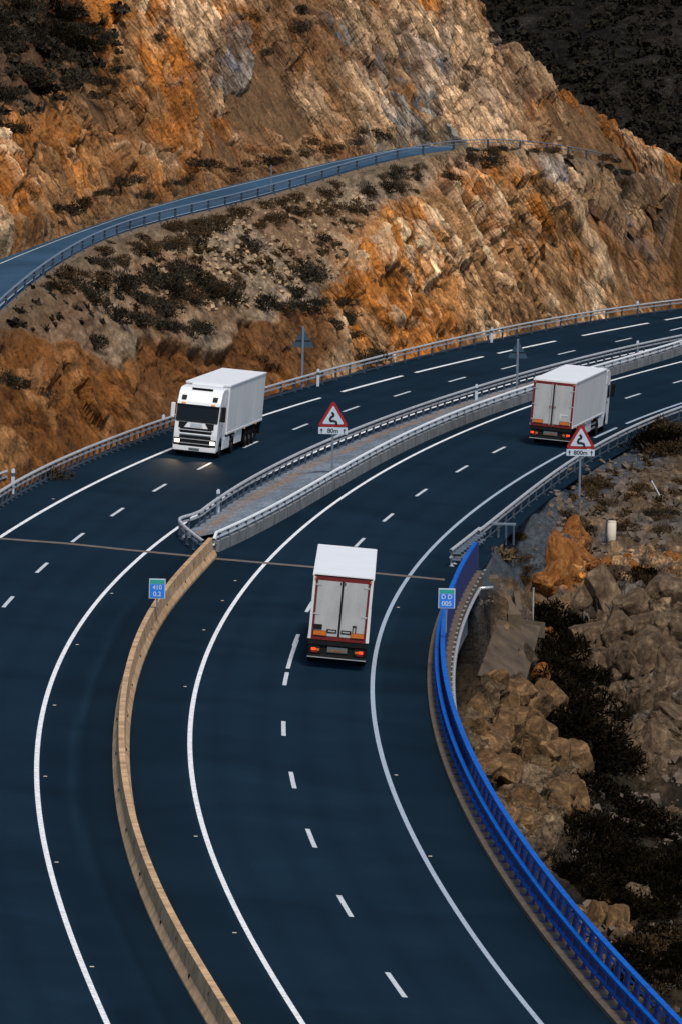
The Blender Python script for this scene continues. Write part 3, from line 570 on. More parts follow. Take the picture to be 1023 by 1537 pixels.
    def front(x0, x1, z0, z1, t=.02, oy=0.):             # a slab lying on the front of the cab between two heights
        def yy(z): return float(np.interp(z, [.5, 1.3, 2.02, 3.02, 3.15, 3.62], [yf, yf-.02, yf-.1, yf-.36, yf-.42, yf-.75]))+oy
        return ([(x0, yy(z0)-.03, z0), (x1, yy(z0)-.03, z0), (x1, yy(z0)+t, z0), (x0, yy(z0)+t, z0)], [(x0, yy(z1)-.03, z1), (x1, yy(z1)-.03, z1), (x1, yy(z1)+t, z1), (x0, yy(z1)+t, z1)])
    ws = MB().hexa(*front(-1.16, 1.16, 2.04, 2.98)).build('windscreen', M['glass'], r)
    MB().hexa(*front(-1.0, 1.0, 2.06, 2.10, .035)).build('wiper', M['dark'], ws)
    MB().hexa(*front(-1.2, 1.2, 2.94, 3.12, .16), b=.02).build('sun_visor', M['white'], r)
    for s in (-1, 1):
        MB().hexa(*front(min(s*.72, s*.96), max(s*.72, s*.96), 2.99, 3.05, .19)).build('visor_lamp', M['amber'], r)
        MB().hexa(*front(min(s*.74, s*1.02), max(s*.74, s*1.02), 3.18, 3.42, .06), b=.02).build('roof_lamp', M['dark'], r)
    MB().box(-.62, .55, yf-1.12, yf-.92, 3.73, 3.84).build('roof_hatch', M['glass'], r)
    MB().hexa(*front(-.9, .9, .6, 1.66, .018)).build('grille_recess', M['dark'], r)
    for z in (1.26, 1.0, .76): MB().hexa(*front(-.88, .88, z, z+.04, .045), b=.008).build('grille_slat', M['chrome'], r)
    MB().hexa(*front(-.96, .96, 1.5, 1.545, .05), b=.008).build('grille_slat', M['chrome'], r)
    for s in (-1, 1):
        a = front(min(s*.5, s*1.0), max(s*.5, s*1.0), 1.62, 1.95, .022); q0, q1 = [list(q) for q in a]
        inner = [0, 3] if s > 0 else [1, 2]
        for k in inner: q0[k] = (q0[k][0]+s*.22, *q0[k][1:])
        MB().hexa(q0, q1).build('front_intake', M['dark'], r)
        hb = MB().hexa(*front(min(s*.72, s*1.2), max(s*.72, s*1.2), .66, 1.06, .03), b=.02).build('headlight', M['dark'], r)
        MB().hexa(*front(min(s*.86, s*1.15), max(s*.86, s*1.15), .78, .98, .045), b=.02).build('lamp_lens', M['head'] if style == 1 else M['chrome'], hb)
        MB().hexa(*front(min(s*.9, s*1.1), max(s*.9, s*1.1), .44, .56, .02)).build('fog_lamp', M['dark'], r)
        MB().hexa(*front(min(s*1.1, s*1.2), max(s*1.1, s*1.2), 2.0, 2.98, .026)).build('screen_pillar', M['dark'], r)
        sx = s*1.235
        w = MB().prism([(yf-1.35, 2.08), (yf-.42, 2.08), (yf-.62, 2.86), (yf-1.35, 2.86)], 'x', sx-.012, sx+.012).build('side_window', M['glass'], r)
        MB().prism([(yf-1.55, .95), (yf-1.5, .95), (yf-1.5, 2.95), (yf-1.55, 2.95)], 'x', sx-.006, sx+.006).build('door_gap', M['dark'], r)
        MB().box(min(sx-.01, sx+.02*s), max(sx-.01, sx+.02*s)+.01, yf-1.45, yf-1.25, 1.78, 1.86).build('door_handle', M['dark'], r)
        MB().prism([(cb+.02, 1.0), (cb-.5, 1.0), (cb-.5, 3.7), (cb+.02, 3.8)][::-1], 'x', min(s*1.14, s*1.22), max(s*1.14, s*1.22)).build('side_fairing', M['white'], r)
        MB().box(sx-.01, sx+.012, cb+.1, cb+.55, 3.0, 3.45).build('fairing_panel', M['panel'], r)
        if style == 3: continue
        m = MB().box(min(s*1.32, s*1.56), max(s*1.32, s*1.56), yf-.42, yf-.28, 2.1, 2.95, .05).build('mirror', M['white'] if style == 1 and s > 0 else M['dark'], r)
        MB().cyl((s*1.2, yf-.4, 2.9), (s*1.42, yf-.35, 2.9), .03, 6).build('mirror_arm', M['dark'], m); MB().cyl((s*1.2, yf-.4, 2.2), (s*1.42, yf-.35, 2.2), .03, 6).build('mirror_arm', M['dark'], m)
        MB().box(min(s*1.35, s*1.53), max(s*1.35, s*1.53), yf-.435, yf-.42, 2.2, 2.85).build('mirror_glass', M['glass'], m)
    MB().hexa(*front(-1.14, 1.14, 1.985, 2.05, .03)).build('windscreen_seal', M['dark'], r)
    MB().hexa(*front(-1.18, 1.18, .33, .40, .0)).build('bumper_lip', M['dark'], r)
    MB().hexa(*front(-.34, .34, 1.70, 1.90, .012)).build('badge_panel', M['chrome'], r)
    bp = MB().hexa(*front(-1.2, 1.2, .36, .62, .035), b=.025).build('front_bumper', M['white'], r); MB().hexa(*front(-.3, .3, .42, .54, .055)).build('number_plate', M['plate'], bp)
    return r
def pose(base, ln_dir, fwd):
    """world matrix on the banked road: base point, travel direction along the reference line, +1 away or -1 towards"""
    y = base[1]; s = float(R1.slope(y)); t = np.array([s, 1, 0])/math.hypot(s, 1); nrm = np.array([t[1], -t[0], 0])
    right = np.array([nrm[0], nrm[1], -BANK]); right /= np.linalg.norm(right); f = t*fwd; rr = right*fwd; up = np.cross(rr, f)
    return Matrix(((rr[0], f[0], up[0], base[0]), (rr[1], f[1], up[1], base[1]), (rr[2], f[2], up[2], base[2]+.012), (0, 0, 0, 1)))
b3 = on_surf(503, 1005); lorry('lorry', pose(b3, 0, 1)@Matrix.Rotation(.0095, 4, 'Z'), 'nearest lorry seen from behind, grey doors with black seal in the middle lane', style=3)
b2 = on_surf(823, 671); lorry('lorry', pose(b2, 0, 1), 'distant lorry seen from behind with red framed doors near the right edge', style=2)
b1 = on_surf(290, 687); m1 = pose(b1, 0, -1); LT = 12.2
m1 = m1@Matrix.Rotation(-.019, 4, 'Z')@Matrix.Translation((0, -(LT+2.95), 0)); L1R = lorry('lorry', m1, 'oncoming white lorry with lit headlamps beside the orange cut', L=LT, style=1)
for s in (-1, 1):
    la = bpy.data.lights.new('headlamp_beam', 'SPOT'); la.energy = 160; la.color = (1, .72, .42); la.spot_size = math.radians(38); la.spot_blend = 1.; la.shadow_soft_size = .08
    o = bpy.data.objects.new('headlamp_beam', la); COL.objects.link(o); o.parent = L1R; o.location = (s*.98, LT+3.05, .88); o.rotation_euler = (math.radians(79), 0, 0)
# ---------------------------------------------------------------- left mountain: control lines
def ip(u, tab): a = np.array(tab, float); return np.interp(u, a[:, 0], a[:, 1])
D_B = [(-120,378),(-60,395),(0,412),(100,441),(200,464),(350,491),(500,514),(600,527),(700,538),(800,547),(900,556),(957,562),(1023,571),(1120,585)]
B_PX = [(-60,525),(0,472),(25,444),(50,422),(75,406),(115,383),(160,359),(210,343),(250,329),(310,317),(375,302),(425,288),(475,272),(512,262),(562,246),(612,237),(662,227),(712,222),(762,223),(800,227),(837,233),(892,241),(957,256),(1023,275)]
C_PX = [(-60,412),(0,391),(50,371),(100,354),(150,336),(200,319),(250,305),(300,291),(350,279),(400,266),(450,254),(512,241),(562,230),(612,219),(662,213)]
bu = np.linspace(-60, 1023, 90); pf_ = np.polynomial.Polynomial.fit([p[0] for p in D_B], [p[1] for p in D_B], 4)
PBn = np.array([at_depth(u, ip(u, B_PX), pf_(u)) for u in bu])
zf_ = np.polynomial.Polynomial.fit(bu, PBn[:, 2], 6); PBn = np.array([at_z(u, ip(u, B_PX), zf_(u)) for u in bu])
bs_ = (bu-480)/540; PBn = np.stack([np.polynomial.Polynomial.fit(bs_, PBn[:, k], 7)(bs_) for k in range(3)], 1)
PC = []
yB, zBy = np.maximum.accumulate(PBn[:, 1]), PBn[:, 2]
for k, u in enumerate(bu):
    if u <= 640:
        D = np.linspace(PBn[k][1], PBn[k][1]+90, 400); d = ray(u, ip(u, C_PX)); q = CAM+d[None]*(D/d[1])[:, None]
        j = int(np.argmax(q[:, 2] < np.interp(D, yB, zBy)+.05)); PC.append(q[j])
PC = np.array(PC)
w_end = 3.3
for k, u in enumerate(bu):
    if u > 650:
        t = PBn[min(k+1, len(bu)-1)]-PBn[k-1]; nrm = np.array([-t[1], t[0], 0]); nrm /= np.linalg.norm(nrm); PC = np.r_[PC, [PBn[k]+nrm*w_end]]
PAl = np.array([[float(GA(y)), y, surf(float(GA(y)), y)] for y in range(340, 640, 3)])
def face_pt(u, v, P, slope, D0=360, D1=800):
    P = np.r_[[P[0]+(P[0]-P[4])*25], P]; P[0, 2] = P[1, 2]
    D = np.linspace(D0, D1, 900); d = ray(u, v); q = CAM+d[None]*(D/d[1])[:, None]; dist, zz, sg = polydist(P, q[:, 0], q[:, 1])
    ok = (sg > 0) & (q[:, 2] < zz+slope*dist) & (q[:, 2] > zz-.5); i = int(np.argmax(ok)); return q[i] if ok[i] else None
PC = np.stack([np.polynomial.Polynomial.fit(bs_[:len(PC)], PC[:, k], 9)(bs_[:len(PC)]) for k in range(3)], 1)
def shiftpoly(P, o):                                    # offset to the left
    T = np.gradient(P, axis=0); T[:, 2] = 0; T /= np.linalg.norm(T, axis=1)[:, None]; return P+np.stack([-T[:, 1], T[:, 0], 0*T[:, 0]], 1)*o
CT = [tuple(p) for p in shiftpoly(PAl, .3)[::4]]+[tuple(p) for p in shiftpoly(PAl, -6)[::8]]
CT += [(p[0], p[1], p[2]-1.1) for p in shiftpoly(PBn, -2.2)[40::3]]+[(20, 640, -24), (60, 640, -24), (50, 600, -10)]
CT += [tuple(p) for p in PBn[::3]]+[tuple(p) for p in PC[::3]]
E_PX = [(-60,520),(0,505),(60,508),(120,520),(200,528),(300,518),(400,505),(470,480),(520,425),(560,375),(620,335)]
for u, v in E_PX:
    q = face_pt(u, v, PAl, 1.25)
    if q is not None: CT.append(tuple(q))
for u, v in [(0,610),(100,610),(200,590),(300,570),(400,550),(470,530)]:
    q = face_pt(u, v, PAl, 1.3)
    if q is not None: CT.append(tuple(q))
for u, v in [(650,420),(750,390),(850,370),(950,360),(1010,350),(600,450)]:
    q = face_pt(u, v, PAl, .95)
    if q is not None: CT.append(tuple(q))
RIDGE_PX = [(717,0),(762,40),(822,80),(882,125),(942,175),(976,196),(988,218)]
PCs = shiftpoly(PC, 1.2); up_pts = []
for u in range(-80, 960, 70):
    vc = ip(u, B_PX)-20 if u > 640 else ip(u, C_PX); vr = ip(u, [(717,0)]+RIDGE_PX) if u > 700 else -200
    for f in (.3, .6, .95):
        v = vc+(vr-vc)*f; q = face_pt(u, v, PCs, 1.15)
        if q is not None: up_pts.append(tuple(q))
CT += up_pts
rid = [face_pt(u, v, PCs, 1.15) for u, v in RIDGE_PX+[(690,-30),(640,-90),(580,-160)]]; rid = [q for q in rid if q is not None]
for q in rid:
    CT.append(tuple(q))
    for k in (4, 10, 20, 34, 55): CT.append((q[0]+k*.75, q[1]+k, max(q[2]-k*1.0, -22)))
for p in PC[-14::3]:
    CT.append((p[0]+6, p[1]+16, p[2]-8))
CT = np.array(CT); CT = CT[np.isfinite(CT).all(1)]
_, ix = np.unique(np.round(CT[:, :2]/1.2), axis=0, return_index=True); CT = CT[ix]
rbfL = RBF(CT, .45, 2e-5); ZL = Field(rbfL.ev, -48, 62, .6, 350, 660, 1.2)
def zleft(x, y):
    x = np.asarray(x, float); y = np.asarray(y, float); z = ZL(x, y); s = GA.slope(y); d = -(x-GA(y))/np.sqrt(1+s*s)     # metres left of the guardrail
    return z*(sm(.2, 2.2, d))+(1-sm(.2, 2.2, d))*(surf(x, y)-.03), d
ROAD2 = np.r_[PBn, PC[::-1]]
gx = np.arange(-31, 46, .125); gy = np.arange(366, 612, .23); X, Y = np.meshgrid(gx, gy); x = X.ravel(); y = Y.ravel()
z0, dA = zleft(x, y); nx, ny = X.shape[1], X.shape[0]
Z0 = z0.reshape(ny, nx); gzy, gzx = np.gradient(Z0, .23, .125); k_ = np.sqrt(1+gzx**2+gzy**2); nxv, nyv, nzv = (-gzx/k_).ravel(), (-gzy/k_).ravel(), (1/k_).ravel()
steep = 1-nzv
dB, zB, sB = polydist(PBn, x, y); dC, zC, sC = polydist(PC, x, y); onroad = (sB > 0) & (sC < 0) & (dB+dC < 26)
# seen position of every vertex only to know which rock it is; colours are the rock's, with crevice and gully shade painted in
rel = np.stack([x, y, z0-CAM_H], 1); dep = rel@FWD; pu = 511.5+F_PX*(rel@RT)/dep; pv_ = 768.5-F_PX*(rel@UP)/dep
wob = fbm(x*.16, y*.08, z0*.16, 11); wob2 = fbm(x*.5, y*.25, z0*.5, 21, 3)
U = pu+wob*45+wob2*14; Vv = pv_+fbm(x*.16+9, y*.08, z0*.16, 31)*40+wob2*10
def blob(cu, cv, ru, rv, ang=0):
    a = math.radians(ang); p = (U-cu)*math.cos(a)+(Vv-cv)*math.sin(a); q = -(U-cu)*math.sin(a)+(Vv-cv)*math.cos(a); return sm(1.25, .7, np.sqrt((p/ru)**2+(q/rv)**2))
up_ = (sC > 0)                                          # above the upper road
below = ~up_
vE = np.interp(U, [p[0] for p in E_PX], [p[1] for p in E_PX])
bench = below & (U < 640); w_bench = sm(6, -14, Vv-vE)*sm(560, 500, U+ (Vv-400)*.25)*below
w_bench = np.maximum(w_bench, sm(700, 560, U)*sm(75, 40, Vv-ip(U, B_PX))*below)
w_low = below*sm(530, 490, U)*(1-w_bench)               # orange earth cut at lower left
w_nat = np.maximum(blob(25, 60, 120, 95, -25), 0)*up_   # dark natural slope top left
# bedding coordinates: layers dip to the lower right
th = np.radians(57); wn = 1.0*fbm(x*.11, y*.05, z0*.11, 41, 3)+.16*fbm(x*.6, y*.3, z0*.6, 45, 3)
sx_, sz_ = x+.03*(y-480), z0
bn = sx_*math.sin(th)+sz_*math.cos(th)+wn; bt = sx_*math.cos(th)-sz_*math.sin(th)+.8*fbm(x*.2, y*.1, z0*.2, 51, 2)
r1, r2, e1, px1, py1 = cells(bn/.95, bt/4.6, 61); r3, r4, e3, px3, py3 = cells(bn/.36, bt/2.0, 71); r5, r6, e5, _, _ = cells(bn/.18, bt/.8, 81)
r7, r8, e7, px7, py7 = cells(bn/2.3+.3*r1, bt/8.5, 181)
rug = 1-.80*w_bench-.35*w_low-.6*w_nat
amp = sm(.3, 2.5, dA)*sm(.1, 1.1, np.minimum(np.where(onroad, 0, 9e9), np.minimum(dB, dC)))
amp = np.where(onroad, 0, amp)
disp = (r7-.5)*1.1+px7*(r8-.5)*2.2-.5*sm(.1, 0, e7)+(r1-.5)*.75+px1*(r2-.5)*1.1+(r3-.5)*.5+px3*(r4-.5)*.5+(r5-.5)*.2-.4*sm(.16, .0, e1)-.2*sm(.14, 0, e3)+.5*fbm(x*.22, y*.1, z0*.22, 91, 3)+1.1*fbm(bn*.16, bt*.06, z0*0, 93, 3)
soft = .4*fbm(x*.5, y*.12, z0*.5, 95, 4)+.12*fbm(x*2.2, y*.35, z0*2.2, 96, 3)
pits = vnoise(x*.9, y*.4, z0*.9, 97); soft2 = soft-.35*sm(.45, .8, pits)
d_ = amp*np.where(w_bench > .5, soft*.7, rug*disp+(1-rug)*soft2*1.4)
wv = np.clip(w_bench, 0, 1); d_ = amp*(wv*soft*.7+(1-wv)*(rug*disp+(1-rug)*soft2*1.3))
xv, yv, zv = x+nxv*d_, y+nyv*d_, z0+nzv*d_
zr = np.where(dB+dC > 0, (zB*dC+zC*dB)/(dB+dC+1e-6), z0); zv = np.where(onroad, zr-.35, zv)
ed = np.minimum(dB, dC); near = (~onroad) & (ed < 1.2); zed = np.where(dB < dC, zB, zC); zv = np.where(near, (zed-.12)*(1-sm(.1, 1.2, ed))+zv*sm(.1, 1.2, ed), zv)
# colours
CREAM, TAN, ORANGE, BROWN, GREY, BGREY, DARK = (.60,.40,.235), (.32,.175,.08), (.40,.145,.03), (.085,.04,.016), (.21,.19,.165), (.13,.145,.165), (.03,.019,.011)
pick = np.clip(r7*.34+r1*.36+r3*.16+.14*(fbm(x*.4, y*.2, z0*.4, 101, 3)*.5+.5)+.0, 0, 1)
c = np.tile(np.array(TAN), (len(x), 1)); lf = fbm(x*.11, y*.05, z0*.11, 111, 3)
c = mix3(c, sm(.30, .48, pick+.22*lf-.08), ORANGE); c = mix3(c, sm(.60, .78, pick+.1*r5-.1*lf), CREAM); c = mix3(c, sm(.36, .22, pick+.1*r5)*.85, BROWN)
# grey and cream rock regions, orange earth
gz = np.clip(blob(590,130,70,150,-28)+blob(370,130,55,85,-30)+.7*blob(700,110,80,110,-38)+.9*blob(900,275,130,42,10)+.8*blob(980,330,60,60)+.6*blob(650,215,60,30,0), 0, 1)
gm_ = gz*sm(.25, .6, .5*r2+.5*r4+.25*lf+.12)
gc = np.where((r4 > .5)[:, None], np.array(GREY), np.array(BGREY))*(.65+.75*r3)[:, None]; gc = np.where((r1 > .62)[:, None], np.array(CREAM)*.8, gc); c = c*(1-gm_[:, None])+gc*gm_[:, None]
cz = np.clip(blob(235,225,45,42,55)+blob(530,130,50,120,-30)*.6+blob(640,60,60,80,-35)*.6+.7*blob(760,150,80,70,40)+.6*blob(420,190,50,40,50), 0, 1)*sm(.2, .5, .6*r3+.4*r1)
c = mix3(c, cz*.85, CREAM)
oz = np.clip(blob(600,400,100,70,35)*.8+blob(120,230,110,80)*.6+blob(300,60,60,40)*.3+blob(560,350,60,60)*.7, 0, 1)*sm(.75, .4, r3); c = mix3(c, oz*.75, (.38,.15,.034))
bz = np.clip(blob(470,50,110,38,35)+.8*blob(410,75,60,40)+.9*blob(60,280,50,60)*.6+blob(700,20,40,20,40), 0, 1)*sm(.2, .45, r2*.7+.3*r3+.1); c = mix3(c, bz*.8, (.17,.075,.025))
c = mix3(c, w_low*.9, (.215,.08,.019)); c = c*(1-(w_low*.5*(1-r3))[:, None]); c = mix3(c, w_low*sm(.78, .92, r4)*.7, (.3,.15,.06))
gv = np.tile(np.array((.23,.17,.115)), (len(x), 1))*(1+.6*vnoise(x*4, y*.5, z0*4, 121)+.4*vnoise(x*9, y*1., z0*9, 122))[:, None]; gv = mix3(gv, sm(.1, .6, lf)*.6, (.19,.095,.04))
gv = mix3(gv, sm(260, 60, U)*.6, (.13,.055,.02)); c = c*(1-wv[:, None])+gv*wv[:, None]
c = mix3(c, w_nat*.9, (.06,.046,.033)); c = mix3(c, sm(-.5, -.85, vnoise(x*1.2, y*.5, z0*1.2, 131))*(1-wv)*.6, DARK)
c = mix3(c, sm(2.6, .6, np.minimum(dB, dC))*.6, (.10,.075,.045)); c *= (.72+.56*r5+(1-rug)*(.28-.56*r5))[:, None]; c *= (1-.5*sm(.10, .0, e1)*rug-.3*sm(.09, 0, e3)*rug)[:, None]  # last factor darkens the cracks: crevice shade put into the rock colour
c = mix3(c, sm(.15, -.7, fbm(bn*.16, bt*.06, z0*0, 93, 3))*(1-wv)*.55, (.09,.042,.018)); c = np.clip(c*1.14, .008, .75); c = np.c_[c, np.clip((.3+.7*sm(.25, .75, .6*r8+.4*r2))*(1-.75*wv-.4*w_low-.6*w_nat), .12, 1)]  # big gullies browned, their shade painted into the colour
i = np.arange(ny-1)[:, None]*nx+np.arange(nx-1)[None]; F = np.stack([i, i+1, i+nx+1, i+nx], -1).reshape(-1, 4)
keep = (dA[F].min(1) > -.35) & (pu[F[:, 0]] > -170) & (pu[F[:, 0]] < 1190) & (pv_[F[:, 0]] > -260)
# hidden back side of the spur is kept coarse
F = F[keep]; used = np.unique(F); rm_ = np.full(len(x), -1); rm_[used] = np.arange(len(used)); F = rm_[F]
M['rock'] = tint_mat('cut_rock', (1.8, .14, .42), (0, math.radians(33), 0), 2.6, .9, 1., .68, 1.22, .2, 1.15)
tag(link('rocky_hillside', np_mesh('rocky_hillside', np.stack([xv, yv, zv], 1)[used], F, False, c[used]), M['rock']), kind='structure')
# coarse body of the mountain under and around the detailed face
bx_ = np.arange(-140, 62, 3.); by_ = np.arange(352, 660, 3.); BX, BY = np.meshgrid(bx_, by_); xx, yy = BX.ravel(), BY.ravel()
zb, db = zleft(np.clip(xx, -46, 60), yy); zb = zb+np.where(xx < -46, (-46-xx)*.35, 0)-np.where((xx > -31) & (yy > 366), 2.2, .2)+1.2*fbm(xx*.15, yy*.15, yy*0, 171, 4)
i = np.arange(len(by_)-1)[:, None]*len(bx_)+np.arange(len(bx_)-1)[None]; Fb = np.stack([i, i+1, i+len(bx_)+1, i+len(bx_)], -1).reshape(-1, 4); Fb = Fb[db[Fb].min(1) > 1.5]
hc = np.tile(np.array((.16,.09,.045,.5)), (len(xx), 1)); tag(link('hill_body', np_mesh('hill_body', np.stack([xx, yy, zb], 1), Fb, True, hc), M['rock']), kind='structure')
# upper road
n2 = min(len(PBn), len(PC)); rs = np.linspace(0, 1, 260)
def rs_(P): s = np.r_[0, np.cumsum(np.linalg.norm(np.diff(P, axis=0), axis=1))]; s /= s[-1]; return np.stack([np.interp(rs, s, P[:, k]) for k in range(3)], 1)
def smooth(P, n=9):
    k = np.ones(n)/n; return np.stack([np.convolve(np.r_[[P[0, j]]*(n//2), P[:, j], [P[-1, j]]*(n//2)], k, 'valid') for j in range(3)], 1)
SB, SCc = smooth(rs_(PBn)), smooth(rs_(PC)); cols = 9; f = np.linspace(0, 1, cols)
RV = np.concatenate([[SB[k]*(1-t)+SCc[k]*t+np.array([0, 0, .06]) for t in f] for k in range(240)]); i = np.arange(239)[:, None]*cols+np.arange(cols-1)[None]
TT = np.tile(np.array([1.0,1.0,1.0,.97,1.03,1.0,.98,1.0,.9])[None], (240, 1)).ravel()
tag(link('upper_road', np_mesh('upper_road', RV, np.stack([i, i+1, i+cols+1, i+cols], -1).reshape(-1, 4), True, TT[:, None]*np.ones(3)), M['road2']), kind='structure')
SK = SB.copy(); T_ = np.gradient(SB, axis=0); T_[:, 2] = 0; T_ /= np.linalg.norm(T_, axis=1)[:, None]; SK += np.stack([T_[:, 1], -T_[:, 0], 0*T_[:, 0]], 1)*1.0; SK[:, 2] = np.minimum(zleft(SK[:, 0], SK[:, 1])[0]-.12, SB[:, 2]-.1); KV = []
for k in range(239): KV += [SB[k]+np.array([0, 0, .05]), .65*SB[k]+.35*SK[k]+np.array([0, 0, -.05-.08*math.sin(k*1.7)]), SK[k]]
i = np.arange(238)[:, None]*3+np.arange(2)[None]; tag(link('upper_verge', np_mesh('upper_verge', KV, np.stack([i, i+3, i+4, i+1], -1).reshape(-1, 4), False), plain('verge_soil', (.13, .09, .055), .95, var=.6, scale=3., bmp=.4)), kind='structure')
MV2 = []; MF2 = []
for t0 in (.085, .9):
    for k in range(239):
        b = len(MV2)
        for kk in (k, k+1):
            for t in (t0, t0+.018): MV2.append(SB[kk]*(1-t)+SCc[kk]*t+np.array([0, 0, .075]))
        MF2.append((b, b+1, b+3, b+2))
tag(link('upper_road_marking', np_mesh('upper_road_marking', MV2, MF2), plain('worn_paint', (.4, .45, .5), .7, var=.5, scale=5)), kind='structure')
UG = SB[4:244].copy(); UG[:, 2] += .03
guardrail('guardrail', smooth(UG, 5), 'guardrail along the lower edge of the narrow upper road', post=4.2, top=.7, second=.46, mats=('pole', 'post'), thin=.5)
q = PBn[int(np.argmin(abs(bu-418)))]; r = empty('marker_pole', q+np.array([-.4, 0, 0])); tag(r, 'thin grey pole standing beside the upper road', 'pole'); MB().cyl((0, 0, -.3), (0, 0, 1.9), .05, 8).build('shaft', M['pole'], r); MB().cyl((0, 0, 1.9), (0, 0, 1.95), .07, 8).build('cap', M['pole'], r)
# ---------------------------------------------------------------- far dark hill and the ground sheet
fx = np.arange(-60, 190, 1.6); fy = np.arange(615, 900, 1.6); FX, FY = np.meshgrid(fx, fy); xx, yy = FX.ravel(), FY.ravel()
zz = -16+(yy-615)*.42+.05*xx+2.5*fbm(xx*.03, yy*.03, yy*0, 141, 4)+.6*fbm(xx*.25, yy*.25, yy*0, 143, 3)
def zfar(a, b): return -16+(b-615)*.42+.05*a+2.5*fbm(a*.03, b*.03, b*0, 141, 4)+.6*fbm(a*.25, b*.25, b*0, 143, 3)
i = np.arange(len(fy)-1)[:, None]*len(fx)+np.arange(len(fx)-1)[None]
fc = np.array((.013,.011,.009))*(1+.5*fbm(xx*.1, yy*.1, yy*0, 151, 4))[:, None]; fc = np.clip(mix3(fc, sm(.5, .8, vnoise(xx*.4, yy*.4, yy*0, 155))*.5, (.035,.03,.024)), .004, 1)  # near-black soil colour carries the shade lying on this hill
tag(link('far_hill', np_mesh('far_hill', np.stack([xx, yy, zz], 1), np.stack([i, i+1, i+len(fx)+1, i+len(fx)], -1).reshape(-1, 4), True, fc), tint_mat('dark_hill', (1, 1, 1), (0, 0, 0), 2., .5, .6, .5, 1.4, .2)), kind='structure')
S_ = 4000; tag(link('ground', np_mesh('ground', [(-S_, -S_, -18.), (S_, -S_, -18.), (S_, S_, -18.), (-S_, S_, -18.)], [(0, 1, 2, 3)]), plain('valley_ground', (.07, .055, .04), .95, var=.5, scale=.2)), kind='structure')
# ---------------------------------------------------------------- right side: verge, gully, rocky slope
RP = []
for yv_ in range(352, 520, 10):
    for o in (-6, -.2, 1.6):
        px, py = shift(GR, yv_, o); RP.append((px, py, surf(px, py)-.12))
for u, v, zz_ in [(862,745,-1.05),(808,790,-1.05),(766,828,-1.05),(900,717,-1.0),(893,765,-2.1),(850,805,-2.6),(800,850,-3.3),(770,880,-4.0),(738,872,-2.6)]: RP.append(tuple(at_z(u, v, zz_)))
R_PX = [(975,690,436),(1010,668,440),(1060,650,446),(960,700,430),(1000,725,420),(1060,720,424),(930,740,415),(880,775,404),(917,815,400),(1000,800,401),(1070,800,404),(840,845,391),(735,900,378),(780,940,381),(720,1000,376),(790,1010,375),(700,960,378),
 (900,850,388),(960,850,388),(1023,850,390),(900,880,378),(1000,900,376),(1080,900,380),(900,960,372),(960,1000,368),(1023,1000,369),(1000,1100,362),(1080,1100,364),(940,1130,359),(1000,1170,356),
 (830,920,377),(830,980,372),(850,1060,364),(880,1150,354),(900,1230,345),(1000,1260,342),(1090,1260,346),(950,1350,330),(880,1390,323),(1000,1450,319),(900,1460,313),(1020,1560,308),(1100,1450,322),
 (750,1018,352),(700,1040,350),(690,1100,340),(770,1150,340),(840,1130,348),(860,1200,345),(800,1290,327),(720,1200,326),(870,1290,334),(760,1350,312)]
for u, v, D in R_PX: RP.append(tuple(at_depth(u, v, D)))
RP += [(-6, 335, -15), (2, 330, -13), (-20, 340, -15), (4, 300, -16), (10, 290, -16.5), (20, 290, -16.5), (-10, 300, -16), (30, 310, -14), (40, 380, 0), (42, 430, 2), (45, 340, -7), (44, 480, 2)]
RP = np.array(RP); rbfR = RBF(RP, .6, 3e-5); ZR0 = Field(rbfR.ev, -30, 48, .5, 262, 520, .8)
def zright(x, y):
    z = ZR0(x, y); o = off(x, y); z = np.where((y > 351) & (o < 9.95), np.minimum(z, surf(x, y)-.1), z); z = np.where((y <= 352) & (o < 10.5), np.minimum(z, -4.5), z); return np.clip(z, -17.9, 8)
SLAB = [np.array(at_depth(747, 930, 359.8)), np.array(at_depth(812, 938, 363.5)), None, np.array(at_depth(716, 1014, 350.8))]
SN = np.cross(SLAB[1]-SLAB[0], SLAB[3]-SLAB[0]); SN /= np.linalg.norm(SN); SN = SN if SN[2] > 0 else -SN
dd = ray(790, 1020); SLAB[2] = CAM+dd*(((SLAB[0]-CAM)@SN)/(dd@SN))
def slab_z(x, y): return SLAB[0][2]-((x-SLAB[0][0])*SN[0]+(y-SLAB[0][1])*SN[1])/SN[2]
gx = np.arange(-6, 36, .13); gy = np.arange(284, 482, .22); X, Y = np.meshgrid(gx, gy); x = X.ravel(); y = Y.ravel(); z0 = zright(x, y); nx, ny = X.shape[1], X.shape[0]
gzy, gzx = np.gradient(z0.reshape(ny, nx), .22, .13); k_ = np.sqrt(1+gzx**2+gzy**2); nxv, nyv, nzv = (-gzx/k_).ravel(), (-gzy/k_).ravel(), (1/k_).ravel()
rel = np.stack([x, y, z0-CAM_H], 1); dep = rel@FWD; pu = 511.5+F_PX*(rel@RT)/dep; pv_ = 768.5-F_PX*(rel@UP)/dep
w1 = fbm(x*.25, y*.15, z0*.25, 211, 3); U = pu+w1*22; Vv = pv_+fbm(x*.25+7, y*.15, z0*.25, 213, 3)*22
og = off(x, y)-9.4                                      # metres right of the right guardrail
verge = sm(3.9, 1.7, og+w1*.7+.5*fbm(x*1.5, y*.4, z0*1.5, 217, 3))*(y > 350)*(Vv < 880)
gravel = np.clip(sm(40, -25, (U-790)-(850-Vv)*.95), 0, 1)*(Vv < 1010)*(1-verge)*sm(0, .1, og+3)
near_rock = blob(770,1170,105,165,10); face = blob(950,1010,130,150,-10); orr = blob(848,840,32,60,25)+.0; crest = blob(960,850,110,28,3)
low_r = blob(905,1385,50,40,10)
rocky = np.clip(near_rock+face+orr+crest+low_r, 0, 1)
